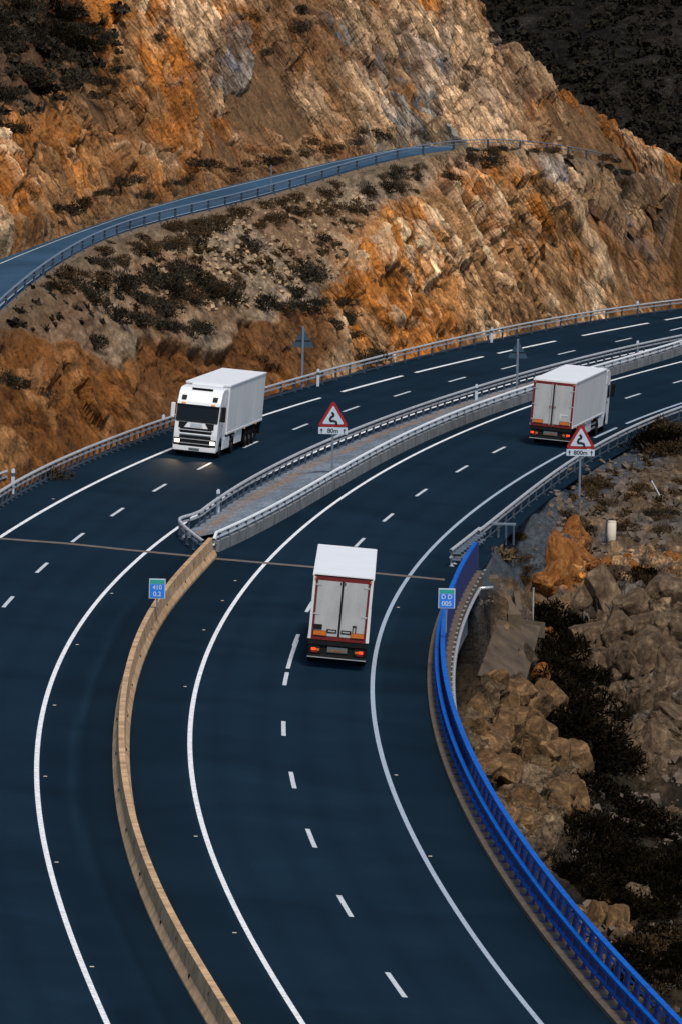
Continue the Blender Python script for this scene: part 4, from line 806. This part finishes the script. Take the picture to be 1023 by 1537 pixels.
wx = x+.35*fbm(x*.7, y*.5, z0*.7, 221, 3); wz = z0+.35*fbm(x*.7+5, y*.5, z0*.7, 223, 3)
a1, a2, ea, pxa, pya = cells((wx*.8+.3*wz)/1.25, (wz*.95-.3*wx+.1*y)/1.5, 231); b1_, b2_, eb, pxb, pyb = cells(wx/.5, (wz+.1*y)/.55, 241)
disp = (a1-.5)*1.0+pxa*(a2-.5)*1.2-pya*.5-.5*sm(.18, 0, ea)+(b1_-.5)*.34+pxb*(b2_-.5)*.4-.16*sm(.16, 0, eb)+.4*fbm(x*.4, y*.3, z0*.4, 251, 4)
soft = .28*fbm(x*.6, y*.35, z0*.6, 261, 4)+.11*fbm(x*2.5, y*.5, z0*2.5, 263, 3)
d_ = sm(.5, 2.5, np.where(y > 350, og, 5))*(rocky*disp*.95+(1-rocky)*(soft*1.2-verge*soft*.8))
xv, yv, zv = x+nxv*d_, y+nyv*d_, z0+nzv*d_
def inpoly(px, py, P):
    r = np.zeros(px.shape, bool)
    for (x0, y0), (x1, y1) in zip(P, P[1:]+P[:1]): r ^= ((y0 > py) != (y1 > py)) & (px < (x1-x0)*(py-y0)/(y1-y0+1e-9)+x0)
    return r
ctr = sum(q[:2] for q in SLAB)/4; insl = inpoly(x, y, [tuple(ctr+(q[:2]-ctr)*1.12) for q in SLAB]); near_sl = inpoly(x, y, [tuple(ctr+np.array([0, -3.])+(q[:2]-ctr)*1.0) for q in SLAB])
zv = np.where(insl, np.minimum(zv, slab_z(x, y)-.12), zv); zv = np.where(near_sl & ~insl, np.minimum(zv, slab_z(x, y)+.25), zv)
c = np.tile(np.array((.09,.062,.038)), (len(x), 1))*(1+.45*vnoise(x*4, y*.6, z0*4, 271))[:, None]; c = mix3(c, sm(.0, .6, fbm(x*.5, y*.25, z0*.5, 273, 3))*.8, (.22,.14,.075)); c = mix3(c, sm(.2, .7, fbm(x*.35+3, y*.2, z0*.35, 275, 3))*.7, (.07,.07,.07))
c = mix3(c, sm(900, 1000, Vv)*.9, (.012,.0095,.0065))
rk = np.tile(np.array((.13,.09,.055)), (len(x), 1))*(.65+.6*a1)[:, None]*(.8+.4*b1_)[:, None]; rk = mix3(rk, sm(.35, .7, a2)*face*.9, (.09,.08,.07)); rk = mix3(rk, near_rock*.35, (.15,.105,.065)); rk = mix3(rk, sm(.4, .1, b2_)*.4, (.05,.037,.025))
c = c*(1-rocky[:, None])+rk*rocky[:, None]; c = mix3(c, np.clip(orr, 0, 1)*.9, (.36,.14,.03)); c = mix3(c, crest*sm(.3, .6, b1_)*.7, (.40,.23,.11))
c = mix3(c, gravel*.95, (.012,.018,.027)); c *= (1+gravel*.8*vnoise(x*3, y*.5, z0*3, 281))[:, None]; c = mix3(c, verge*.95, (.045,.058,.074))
c *= (1-.5*rocky*sm(.12, 0, ea)-.35*rocky*sm(.12, 0, eb))[:, None]; c = np.clip(c, .006, .7); c = np.c_[c, np.clip(.35+.65*rocky-.3*verge-.15*gravel, .05, 1)]  # gaps between blocks darkened, crevice shade painted into the colour
i = np.arange(ny-1)[:, None]*nx+np.arange(nx-1)[None]; F = np.stack([i, i+1, i+nx+1, i+nx], -1).reshape(-1, 4)
oy = off(x, y); keep = ((oy[F].min(1) > 8.6) | (y[F[:, 0]] < 356)) & (pu[F[:, 0]] > 520) & (pu[F[:, 0]] < 1200) & (pv_[F[:, 0]] < 1800)
F = F[keep]; used = np.unique(F); rm_ = np.full(len(x), -1); rm_[used] = np.arange(len(used)); F = rm_[F]
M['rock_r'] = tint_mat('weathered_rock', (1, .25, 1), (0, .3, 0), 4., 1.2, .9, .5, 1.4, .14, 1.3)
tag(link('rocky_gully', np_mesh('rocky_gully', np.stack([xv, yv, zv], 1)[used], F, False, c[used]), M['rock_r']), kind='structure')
bx_ = np.arange(-30, 140, 3.); by_ = np.arange(262, 620, 3.); BX, BY = np.meshgrid(bx_, by_); xx, yy = BX.ravel(), BY.ravel(); zb = zright(np.clip(xx, -30, 46), np.clip(yy, 264, 518))-1.6-np.clip(xx-46, 0, 99)*.15
i = np.arange(len(by_)-1)[:, None]*len(bx_)+np.arange(len(bx_)-1)[None]; Fb = np.stack([i, i+1, i+len(bx_)+1, i+len(bx_)], -1).reshape(-1, 4)
ob = off(xx, yy); Fb = Fb[(ob[Fb].min(1) > 11) | (yy[Fb[:, 0]] < 345)]
tag(link('gully_body', np_mesh('gully_body', np.stack([xx, yy, zb], 1), Fb, True, np.tile(np.array((.06,.045,.03)), (len(xx), 1))), M['rock_r']), kind='structure')
# ---------------------------------------------------------------- shrubs
def leaf_mat(name, c0, c1):
    m, nt, b = new_mat(name); oi = N(nt, 'ShaderNodeObjectInfo'); v = coords(nt); t = N(nt, 'ShaderNodeTexNoise', Scale=2.2, Detail=3.); nt.links.new(v, t.inputs['Vector'])
    ad = N(nt, 'ShaderNodeMath', operation='ADD'); nt.links.new(t.outputs[0], ad.inputs[0]); ml = N(nt, 'ShaderNodeMath', operation='MULTIPLY'); ml.inputs[1].default_value = .45; nt.links.new(oi.outputs['Random'], ml.inputs[0]); nt.links.new(ml.outputs[0], ad.inputs[1])
    nt.links.new(ramp(nt, ad.outputs[0], [(.35, c0), (.95, c1)]), b.inputs['Base Color']); b.inputs['Roughness'].default_value = .9; b.inputs['Specular IOR Level'].default_value = 0.; return m
M['leaf_a'] = leaf_mat('dry_brown_foliage', (.015,.0105,.0065), (.065,.042,.022)); M['leaf_b'] = leaf_mat('dark_grey_foliage', (.010,.0088,.0068), (.042,.036,.026)); M['leaf_c'] = leaf_mat('dark_green_foliage', (.0015,.0015,.001), (.009,.007,.004)); M['twig'] = plain('twig', (.06,.04,.025), .9)
def shrub_mesh(nm, n, leaf, flat, seed, spiky=.5):
    g = np.random.default_rng(seed); V = []; F = []; lobes = [(g.normal(0, .38), g.normal(0, .38), g.uniform(.2, .55)*flat, g.uniform(.35, .6)) for _ in range(7)]
    for k in range(n):
        lx, ly, lz, lr = lobes[k % 7]; d = g.normal(size=3); d /= np.linalg.norm(d); r = lr*g.uniform(.35, 1.08)**.6; p = np.array([lx, ly, lz])+d*r*np.array([1, 1, flat]); p[2] = max(p[2], -.05+.05*g.random())
        a = d+g.normal(size=3)*.7; a[2] += .5; a /= np.linalg.norm(a); q = np.cross(a, g.normal(size=3)); q /= np.linalg.norm(q); L = leaf*g.uniform(.7, 1.6); w = L*g.uniform(.22, .5)
        b = len(V); V += [p-q*w*.5, p+q*w*.5, p+a*L*.6+q*w*.45, p+a*L-q*w*.1]; F.append((b, b+1, b+2, b+3))
    return np_mesh(nm, V, F)
SHRUB = {m: [shrub_mesh('shrub', 1000, .115, .72, 10+i) for i in range(3)] for m in 'abc'}; TUFT = [shrub_mesh('tuft', 260, .34, .5, 40+i) for i in range(2)]
for m in 'abc':
    for me in SHRUB[m]: me.materials.append(M['leaf_'+m])
for me in TUFT: me.materials.append(M['grass'])
tw = MB()
for k in range(6): a = k*1.05; tw.cyl((0, 0, -.2), (.35*math.cos(a), .35*math.sin(a), .45), .035, 5, .012)
TWIG = bpy.data.meshes.new('stem'); tw.bm.to_mesh(TWIG); tw.bm.free(); TWIG.materials.append(M['twig'])
def plant(p, s, m, name, label, cat, group, sz=1.):
    me = random.choice(TUFT if m == 't' else SHRUB[m]); o = bpy.data.objects.new(name, me); COL.objects.link(o); o.location = (p[0], p[1], p[2]-.06*s); o.rotation_euler = (random.uniform(-.1, .1), random.uniform(-.1, .1), random.uniform(0, 6.28)); o.scale = (s*random.uniform(.85, 1.25), s*random.uniform(.85, 1.25), s*sz*random.uniform(.8, 1.15))
    tag(o, label, cat, group)
    if m != 't' and s > .75: st = bpy.data.objects.new('stem', TWIG); COL.objects.link(st); st.parent = o
    return o
zl_ = lambda x, y: zleft(x, y)[0]
zr_ = lambda x, y: zright(x, y)
def put(n, fn, zf, D0, D1, m, smin, smax, label, group, name='shrub', cat='shrub', sz=1., road_clear=True):
    k = t = 0
    while k < n and t < n*6:
        t += 1; u, v = fn(); p = hit(zf, u, v, D0, D1, 900)
        if p is None: continue
        if road_clear and zf is zl_:
            d1, _, s1 = polydist(PBn, np.array([p[0]]), np.array([p[1]])); d2, _, s2 = polydist(PC, np.array([p[0]]), np.array([p[1]]))
            if (s1[0] > 0 and s2[0] < 0) or min(d1[0], d2[0]) < .35: continue
        plant(p, random.uniform(smin, smax), random.choice(m), name, label, cat, group, sz); k += 1
def along_px(tab, u0, u1, v0, v1): 
    def f(): u = random.uniform(u0, u1); return u, ip(u, tab)+random.uniform(v0, v1)
    return f
def poly(cu, cv, ru, rv, ang=0):
    def f():
        a = random.uniform(0, 6.28); r = math.sqrt(random.random()); p, q = ru*r*math.cos(a), rv*r*math.sin(a); g = math.radians(ang); return cu+p*math.cos(g)-q*math.sin(g), cv+p*math.sin(g)+q*math.cos(g)
    return f
def row(n, P, k0, k1, o0, o1, m, smin, smax, label, group):
    P2 = shiftpoly(P, 0)
    T = np.gradient(P, axis=0); T[:, 2] = 0; T /= np.linalg.norm(T, axis=1)[:, None]
    for t in np.linspace(k0, k1, n):
        t = min(max(t+random.uniform(-.5, .5)*(k1-k0)/n, 0), len(P)-1.01); i = int(t); f = t-i; q = P[i]*(1-f)+P[i+1]*f; o = random.uniform(o0, o1); x = q[0]-T[i][1]*o; y = q[1]+T[i][0]*o
        plant((x, y, float(zl_(np.array([x]), np.array([y]))[0])), random.uniform(smin, smax), random.choice(m), 'shrub', label, 'shrub', group)
row(34, PC, 9, 62, .9, 2.3, 'ab', .5, .95, 'low dark shrub in the strip between the upper road and the rock face', 'shrubs at the foot of the upper rock face')
row(74, PBn, 9, 64, -3.4, -.9, 'aaab', .55, 1.1, 'brown shrub in the dense strip just below the upper road guardrail', 'shrubs below the upper road')
row(22, PBn, 60, 84, -1.0, -.3, 'ab', .4, .75, 'small shrub on the crest where the upper road bends out of sight', 'shrubs on the crest by the upper road')
put(44, poly(235, 447, 115, 55, 12), zl_, 380, 620, 'bba', .7, 1.35, 'dark grey shrub in the thicket on the slope above the oncoming lorry', 'thicket above the oncoming lorry')
put(14, poly(455, 470, 75, 28, 5), zl_, 380, 620, 'b', .7, 1.2, 'dark round shrub above the sign seen from behind', 'shrubs above the back of the triangular sign')
for u, v, s in [(337,430,1.0),(380,367,1.25),(455,408,1.4),(470,412,1.2),(425,462,1.2),(515,448,.8),(520,478,.8),(528,497,.8),(608,302,1.),(548,535,1.3),(560,532,1.),(145,512,.9),(60,590,.9),(10,572,1.1),(30,572,.8),(82,712,1.1),(347,385,.6),(480,352,.8),(530,330,.7)]:
    p = hit(zl_, u, v+8, 360, 620)
    if p is not None: plant(p, s, 'b', 'shrub', 'single dark shrub standing apart on the bare slope between the two roads', 'shrub', 'lone shrubs between the two roads')
def undergrowth(name, n, fn, zf, D0, D1, smin, smax, mat, label):
    V = []; F = []
    for _ in range(n):
        u, v = fn(); p = hit(zf, u, v, D0, D1, 700)
        if p is None: continue
        if zf is zl_ and (polydist(PBn, p[:1], p[1:2])[2][0] > 0) and (polydist(PC, p[:1], p[1:2])[2][0] < 0): continue
        s = random.uniform(smin, smax)
        for j in range(60):
            d = rng.normal(size=3); d[2] = abs(d[2])*.8; d /= np.linalg.norm(d); q0 = p+d*s*rng.uniform(.3, 1); q = rng.normal(size=3)*.17*s; w = rng.normal(size=3)*.17*s; b = len(V); V += [q0-q, q0+w, q0+q, q0-w]; F.append((b, b+1, b+2, b+3))
    tag(link(name, np_mesh(name, V, F), mat), label, 'scrub', None, 'stuff')
undergrowth('scree_scrub', 130, poly(420, 365, 190, 62, -14), zl_, 380, 620, .2, .5, M['leaf_a'], 'sparse low scrub dotted over the pale scree between the two roads')
undergrowth('ledge_scrub', 60, poly(80, 90, 130, 70, -30), zl_, 400, 640, .3, .8, M['leaf_b'], 'dark undergrowth over the natural slope at the upper left')
undergrowth('slope_scrub', 90, poly(130, 430, 150, 60, -14), zl_, 380, 620, .2, .5, M['leaf_b'], 'sparse low scrub over the brown slope at the left below the upper road')
undergrowth('bank_scrub', 60, poly(930, 750, 100, 60, -8), zr_, 300, 480, .15, .4, M['leaf_a'], 'sparse low scrub on the stony bank around the pale concrete post')
put(56, poly(38, 70, 110, 85, -28), zl_, 400, 640, 'bbc', .8, 1.5, 'dark shrub on the natural slope at the upper left', 'shrubs on the upper left slope', road_clear=False)
put(14, poly(150, 95, 70, 45, -38), zl_, 400, 640, 'b', .35, .8, 'dark shrub on the stony ledge above the left rock face', 'shrubs on the stony ledge', road_clear=False)
for u, v, s in [(405,75,.7),(455,38,1.0),(453,12,.8),(240,52,.8),(160,55,1.),(300,95,.5),(740,48,.7),(20,190,1.)]:
    p = hit(zl_, u, v+6, 420, 640)
    if p is not None: plant(p, s, 'b', 'shrub', 'lone dark shrub clinging to the upper rock face', 'shrub', 'lone shrubs on the upper rock face')
put(12, poly(995, 668, 38, 22), zr_, 300, 480, 'ca', 1.1, 1.7, 'large dark bush beside the right guardrail at the picture edge', 'large bushes beside the right guardrail', 'bush', 'bush')
put(24, poly(940, 765, 95, 55, -8), zr_, 300, 480, 'aab', .4, .95, 'low brown shrub on the stony ground around the pale concrete post', 'shrubs around the concrete post')
put(9, poly(935, 872, 75, 14), zr_, 300, 480, 'ca', .7, 1.1, 'dark shrub wedged between the orange ledge and the grey boulders', 'shrubs under the orange ledge')
put(60, poly(865, 1060, 42, 150, -18), zr_, 290, 480, 'c', 1.0, 1.7, 'very dark bush in the shaded gully between the two rock masses', 'bushes in the dark gully', 'bush', 'bush')
put(52, poly(945, 1300, 95, 85, 10), zr_, 280, 480, 'c', .9, 1.7, 'dark bush on the lower slope right of the blue parapet', 'bushes on the lower right slope', 'bush', 'bush')
put(26, poly(985, 1450, 60, 70), zr_, 280, 480, 'cca', .7, 1.3, 'dark bush near the lower right picture corner', 'bushes near the lower right corner', 'bush', 'bush')
put(9, poly(785, 840, 35, 40, -30), zr_, 300, 480, 'a', .3, .55, 'tiny shrub on the dark gravel bank below the verge', 'tiny shrubs on the gravel bank')
p = hit(zr_, 757, 836, 300, 480)
if p is not None: plant(p, .75, 't', 'grass_tuft', 'dry brown grass tuft on the grey gravel near the doubled rail', 'grass tuft', None)
# far hill cover: nobody could count it
g = np.random.default_rng(5); nS = 7500; sx = g.uniform(8, 85, nS); sy = g.uniform(625, 790, nS); szz = zfar(sx, sy); V = []; F = []
base = SHRUB['c'][0]; 
for k in range(nS):
    s = g.uniform(.5, 1.5)
    for j in range(30):
        d = g.normal(size=3); d[2] = abs(d[2]); d /= np.linalg.norm(d); p = np.array([sx[k], sy[k], szz[k]])+d*s*np.array([.8, .8, .65])*g.uniform(.5, 1); q = g.normal(size=3)*.13*s; w = g.normal(size=3)*.13*s; b = len(V); V += [p-q, p+w, p+q, p-w]; F.append((b, b+1, b+2, b+3))
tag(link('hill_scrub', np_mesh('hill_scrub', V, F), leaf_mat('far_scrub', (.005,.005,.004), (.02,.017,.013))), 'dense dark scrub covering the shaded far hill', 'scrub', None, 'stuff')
# ---------------------------------------------------------------- loose stones (uncountable) and boulders
def stones(name, n, fn, zf, D0, D1, s0, s1, mat, label):
    V = []; F = []; g = np.random.default_rng(len(name)+n); base = np.array([(-1,-1,-.6),(1,-1,-.6),(1,1,-.6),(-1,1,-.6),(-.7,-.6,.7),(.7,-.7,.6),(.6,.7,.7),(-.6,.6,.6)]); fq = [(3,2,1,0),(4,5,6,7),(0,1,5,4),(1,2,6,5),(2,3,7,6),(3,0,4,7)]
    for _ in range(n):
        u, v = fn(); p = hit(zf, u, v, D0, D1, 500)
        if p is None: continue
        s = s0*(s1/s0)**(g.random()**2); R_ = Matrix.Rotation(g.uniform(0, 6.28), 3, Vector(g.normal(size=3)).normalized()); q = (base*g.uniform(.6, 1.2, (8, 3))*s)@np.array(R_).T+p+np.array([0, 0, s*.2]); b = len(V); V += list(q); F += [tuple(b+i for i in f) for f in fq]
    tag(link(name, np_mesh(name, V, F), mat), label, 'stones', None, 'stuff')
st_a = plain('pale_stone', (.36,.25,.15), .9, var=.5, scale=1.2); st_b = plain('grey_stone', (.1,.075,.055), .9, var=.5, scale=1.5)
stones('scree_stones', 1500, poly(420, 375, 200, 75, -16), zl_, 380, 600, .05, .22, st_a, 'loose pale stones strewn over the scree between the two roads')
stones('gully_stones', 700, poly(930, 760, 110, 80), zr_, 300, 480, .06, .3, st_b, 'loose stones strewn over the slope around the concrete post')
stones('slope_stones', 500, poly(960, 1300, 100, 220), zr_, 290, 480, .06, .35, st_b, 'loose stones strewn over the dark lower slope')
stones('verge_stones', 420, along_px([(700,870),(760,835),(810,795),(862,748),(905,715),(940,690)], 712, 935, -14, 60), zr_, 300, 480, .03, .13, st_b, 'loose gravel and small stones strewn over the grey verge')
def boulder_mesh(seed, cuts=24):
    g = np.random.default_rng(seed); b = bmesh.new(); bmesh.ops.create_icosphere(b, subdivisions=4, radius=1); P = np.array([v.co for v in b.verts])
    for _ in range(cuts):
        n = g.normal(size=3); n /= np.linalg.norm(n); h = g.uniform(.5, .92); d = P@n-h; P = P-np.outer(np.where(d > 0, d, 0)*.98, n)
    P *= (1+.05*fbm(P[:, 0]*2.4+seed, P[:, 1]*2.4, P[:, 2]*2.4, seed, 4)-.09*sm(.12, 0, np.abs(fbm(P[:, 0]*1.1+seed*3, P[:, 1]*1.1, P[:, 2]*1.1, seed+5, 2))))[:, None]
    for v, q in zip(b.verts, P): v.co = q
    me = bpy.data.meshes.new('boulder'); b.to_mesh(me); b.free(); return me
def rock_mat(name, c0, c1, c2):
    m, nt, b = new_mat(name); v = coords(nt); t = N(nt, 'ShaderNodeTexNoise', Scale=1.3, Detail=8., Roughness=.7, Distortion=.8); t2 = N(nt, 'ShaderNodeTexNoise', Scale=6., Detail=6., Roughness=.75)
    for q in (t, t2): nt.links.new(v, q.inputs['Vector'])
    c = ramp(nt, t.outputs[0], [(.3, c0), (.5, c1), (.68, c2)]); nt.links.new(mul(nt, c, ramp(nt, t2.outputs[0], [(.3, .55), (.7, 1.35)])), b.inputs['Base Color']); b.inputs['Roughness'].default_value = .95; b.inputs['Specular IOR Level'].default_value = .15
    mt = N(nt, 'ShaderNodeMath', operation='ADD'); nt.links.new(t.outputs[0], mt.inputs[0]); nt.links.new(t2.outputs[0], mt.inputs[1]); bump(nt, b, mt.outputs[0], .8, .1); return m
BR = [rock_mat('tan_boulder', (.02,.011,.0055), (.105,.062,.03), (.27,.165,.08)), rock_mat('grey_boulder', (.018,.012,.0075), (.085,.058,.036), (.21,.15,.093)), rock_mat('orange_boulder', (.05,.018,.006), (.2,.075,.018), (.33,.17,.065))]
BM = [[boulder_mesh(300+i+10*k) for i in range(5)] for k in range(3)]
for k in range(3):
    for me in BM[k]: me.materials.append(BR[k])
def boulders(lst, k, label, group):
    for u, v, s, st in lst:
        p = hit(zr_, u, v, 280, 480)
        if p is None: continue
        o = bpy.data.objects.new('boulder', random.choice(BM[k])); COL.objects.link(o); o.location = p+np.array([0, .15*s, 0]); o.scale = (s*random.uniform(.85, 1.1), s*random.uniform(.8, 1.1), s*st); o.rotation_euler = (random.uniform(-.4, .4), random.uniform(-.4, .4), random.uniform(0, 6.28)); tag(o, label, 'boulder', group)
def rnd(fn, n, s0, s1, a=.7, b=1.2): return [(*fn(), random.uniform(s0, s1), random.uniform(a, b)) for _ in range(n)]
boulders(rnd(poly(775, 1150, 75, 115, 12), 46, .5, 1.35), 0, 'tan boulder in the craggy outcrop beside the bridge', 'boulders of the tan outcrop by the bridge')
boulders([(745,1030,.9,1.),(770,1040,1.1,.9),(800,1065,1.2,1.),(835,1090,1.2,1.1),(850,1150,1.3,1.2),(800,1110,1.2,.9),(760,1090,1.2,1.),(715,1070,1.,1.),(865,1205,1.1,1.)], 0, 'big tan boulder on the upper rim of the outcrop beside the bridge', 'rim boulders of the tan outcrop')
boulders(rnd(poly(955, 1030, 95, 120, -6), 42, .6, 1.5, .8, 1.3)+rnd(poly(955, 1030, 95, 120, -6), 40, .2, .6, .7, 1.3), 1, 'grey boulder in the steep jumbled face at the right picture edge', 'boulders of the grey face')
boulders([(905,895,1.5,1.5),(880,905,1.0,1.2),(945,915,1.2,1.1),(1000,900,1.5,1.1),(925,870,.9,1.2),(965,990,1.5,1.1),(900,960,1.2,1.),(1005,1000,1.6,1.1),(890,1000,1.2,1.)], 1, 'large rounded grey boulder at the top of the jumbled rock face', 'large boulders on top of the grey face')
boulders([(858,812,1.0,1.7),(842,838,1.2,1.6),(835,865,1.1,1.4),(862,838,.9,1.4),(825,880,.9,1.3)], 2, 'steep orange rock at the edge of the dark gravel bank', 'orange rocks at the gravel bank')
boulders(rnd(poly(960, 845, 85, 12), 26, .25, .6), 2, 'small orange stone in the ledge under the pale concrete post', 'stones of the orange ledge')
boulders([(822,960,.7,1.2),(826,985,.6,1.),(808,1010,.7,1.),(832,940,.6,1.)], 2, 'orange rock beside the brown concrete slab', 'orange rocks beside the slab')
boulders([(890,1385,1.1,1.3),(920,1390,.9,1.5),(905,1360,.8,1.),(935,1400,.7,1.2),(870,1370,.6,1.)], 0, 'pale boulder standing clear on the dark slope right of the blue parapet', 'pale boulders on the dark slope')
boulders(rnd(poly(985, 1330, 40, 45), 12, .3, .8)+rnd(poly(985, 1500, 40, 30), 14, .2, .55)+rnd(poly(985, 1225, 45, 12), 9, .2, .45), 1, 'small grey boulder scattered on the dark slope at the lower right', 'small boulders on the lower right slope')
M['slabc'] = plain('stained_concrete', (.075,.05,.03), .95, var=.7, scale=.9, bmp=.4)
# ---------------------------------------------------------------- small concrete works by the bridge head
so_ = MB().hexa([tuple(p-SN*.6) for p in SLAB], [tuple(p) for p in SLAB], b=.03).build('concrete_slab', M['slabc'], None); tag(so_, 'sloping brown concrete slab below the bridge head', 'concrete slab')
def beam(name, a, c, w, h, mat, label, cat):
    A, B = np.array(at_depth(*a)), np.array(at_depth(*c)); d = B-A; n = np.array([d[1], -d[0], 0])+1e-6; n = n/np.linalg.norm(n)*w/2; z = np.array([0, 0, h])
    o = MB().hexa([tuple(A+n-z), tuple(A-n-z), tuple(B-n-z), tuple(B+n-z)], [tuple(A+n), tuple(A-n), tuple(B-n), tuple(B+n)], b=.03).build(name, M[mat], None); tag(o, label, cat); return o
beam('wing_wall', (741,876,363.5), (772,922,360.5), .7, 1.6, 'conc3', 'slanting concrete wing wall between the head block and the drain', 'wall')
beam('drain_wall', (748,926,360.2), (812,934,363.8), .45, .8, 'conc3', 'low concrete curb along the top of the sloping slab', 'curb')
beam('drain_wall', (774,886,364.5), (779,915,362.5), .3, 1.2, 'conc3', 'short upright concrete wall at the drain', 'wall')
q = at_depth(712, 878, 362); hb = empty('head_block', q); tag(hb, 'brown concrete block capping the end of the bridge beside the parapet', 'concrete block')
MB().box(-.3, 1.15, -.9, .9, -1.1, .45, .04).build('block', M['conc3'], hb); MB().box(-.5, .4, -3., -.9, -3.5, .2, .04).build('wing', M['conc2'], hb)
p = hit(zr_, 917, 818, 300, 480); r = empty('concrete_post', p); tag(r, 'pale round concrete post standing on the rocky slope', 'post'); MB().cyl((0, 0, -.5), (0, 0, 1.28), .24, 16).build('shaft', M['bollard'], r, True); MB().cyl((0, 0, 1.28), (0, 0, 1.33), .25, 16, .22).build('cap', M['bollard'], r); MB().cyl((-.38, .1, -.4), (-.28, .1, 1.35), .05, 6).build('stake', M['post'], r)
p = hit(zr_, 799, 925, 300, 480); r = empty('marker_pole', p); tag(r, 'thin pale pole standing near the drain below the verge', 'pole'); MB().cyl((0, 0, -.4), (0, 0, 1.4), .045, 8).build('shaft', M['chrome'], r); MB().cyl((0, 0, 1.4), (0, 0, 1.45), .06, 8).build('cap', M['chrome'], r)
p = np.array(at_depth(703, 1035, 362)); r = empty('instrument_mast', p); tag(r, 'rusty mast with a small box rising beside the bridge girder', 'mast'); MB().cyl((0, 0, -1.5), (0, 0, 3.0), .06, 8).build('shaft', M['rust'], r); MB().box(-.05, .38, -.15, .15, 2.5, 3.0, .03).build('box', M['rust'], r); MB().cyl((.3, -.1, 2.45), (.45, -.25, 2.45), .07, 8).build('lamp', M['reflect'], r)
p = hit(zr_, 985, 745, 300, 480); r = empty('fallen_pipe', p); tag(r, 'thin grey pipe leaning on the stony slope above the concrete post', 'pipe'); MB().cyl((-.3, 0, .85), (.25, 0, -.1), .05, 8).build('tube', M['steel'], r); MB().cyl((-.32, 0, .88), (-.28, 0, .82), .06, 8).build('collar', M['steel'], r)
# ---------------------------------------------------------------- light, sky, camera
w = bpy.data.worlds.new('World'); SC.world = w; w.use_nodes = True; nt = w.node_tree; bg = nt.nodes['Background']; sk = nt.nodes.new('ShaderNodeTexSky'); sk.sky_type = 'NISHITA'; sk.sun_disc = False
SUN_EL, SUN_AZ = math.radians(58), math.radians(162)    # azimuth clockwise from +y
sk.sun_elevation = SUN_EL; sk.sun_rotation = SUN_AZ; sk.air_density = 1.2; sk.dust_density = 1.5; sk.altitude = 300
nt.links.new(sk.outputs[0], bg.inputs[0]); bg.inputs[1].default_value = .065
sl = bpy.data.lights.new('sun', 'SUN'); sl.energy = 2.0; sl.angle = math.radians(10); sl.color = (1, .9, .76); so = bpy.data.objects.new('sun', sl); COL.objects.link(so)
sd = Vector((math.sin(SUN_AZ)*math.cos(SUN_EL), math.cos(SUN_AZ)*math.cos(SUN_EL), math.sin(SUN_EL))); so.rotation_euler = sd.to_track_quat('Z', 'Y').to_euler(); so.location = (0, 300, 120)
cd = bpy.data.cameras.new('camera'); cam = bpy.data.objects.new('camera', cd); COL.objects.link(cam); cd.sensor_fit = 'HORIZONTAL'; cd.sensor_width = 36; cd.lens = 36*F_PX/1023; cd.clip_start = 5; cd.clip_end = 12000
cam.matrix_world = Matrix([[RT[i], UP[i], -FWD[i], CAM[i]] for i in range(3)]+[[0, 0, 0, 1]]); SC.camera = cam
vs = SC.view_settings; vs.view_transform = 'Standard'; vs.look = 'None'; vs.exposure = EXPO; vs.gamma = 1; vs.use_curve_mapping = False
SC.cycles.max_bounces = 5; SC.cycles.diffuse_bounces = 3; SC.cycles.glossy_bounces = 3
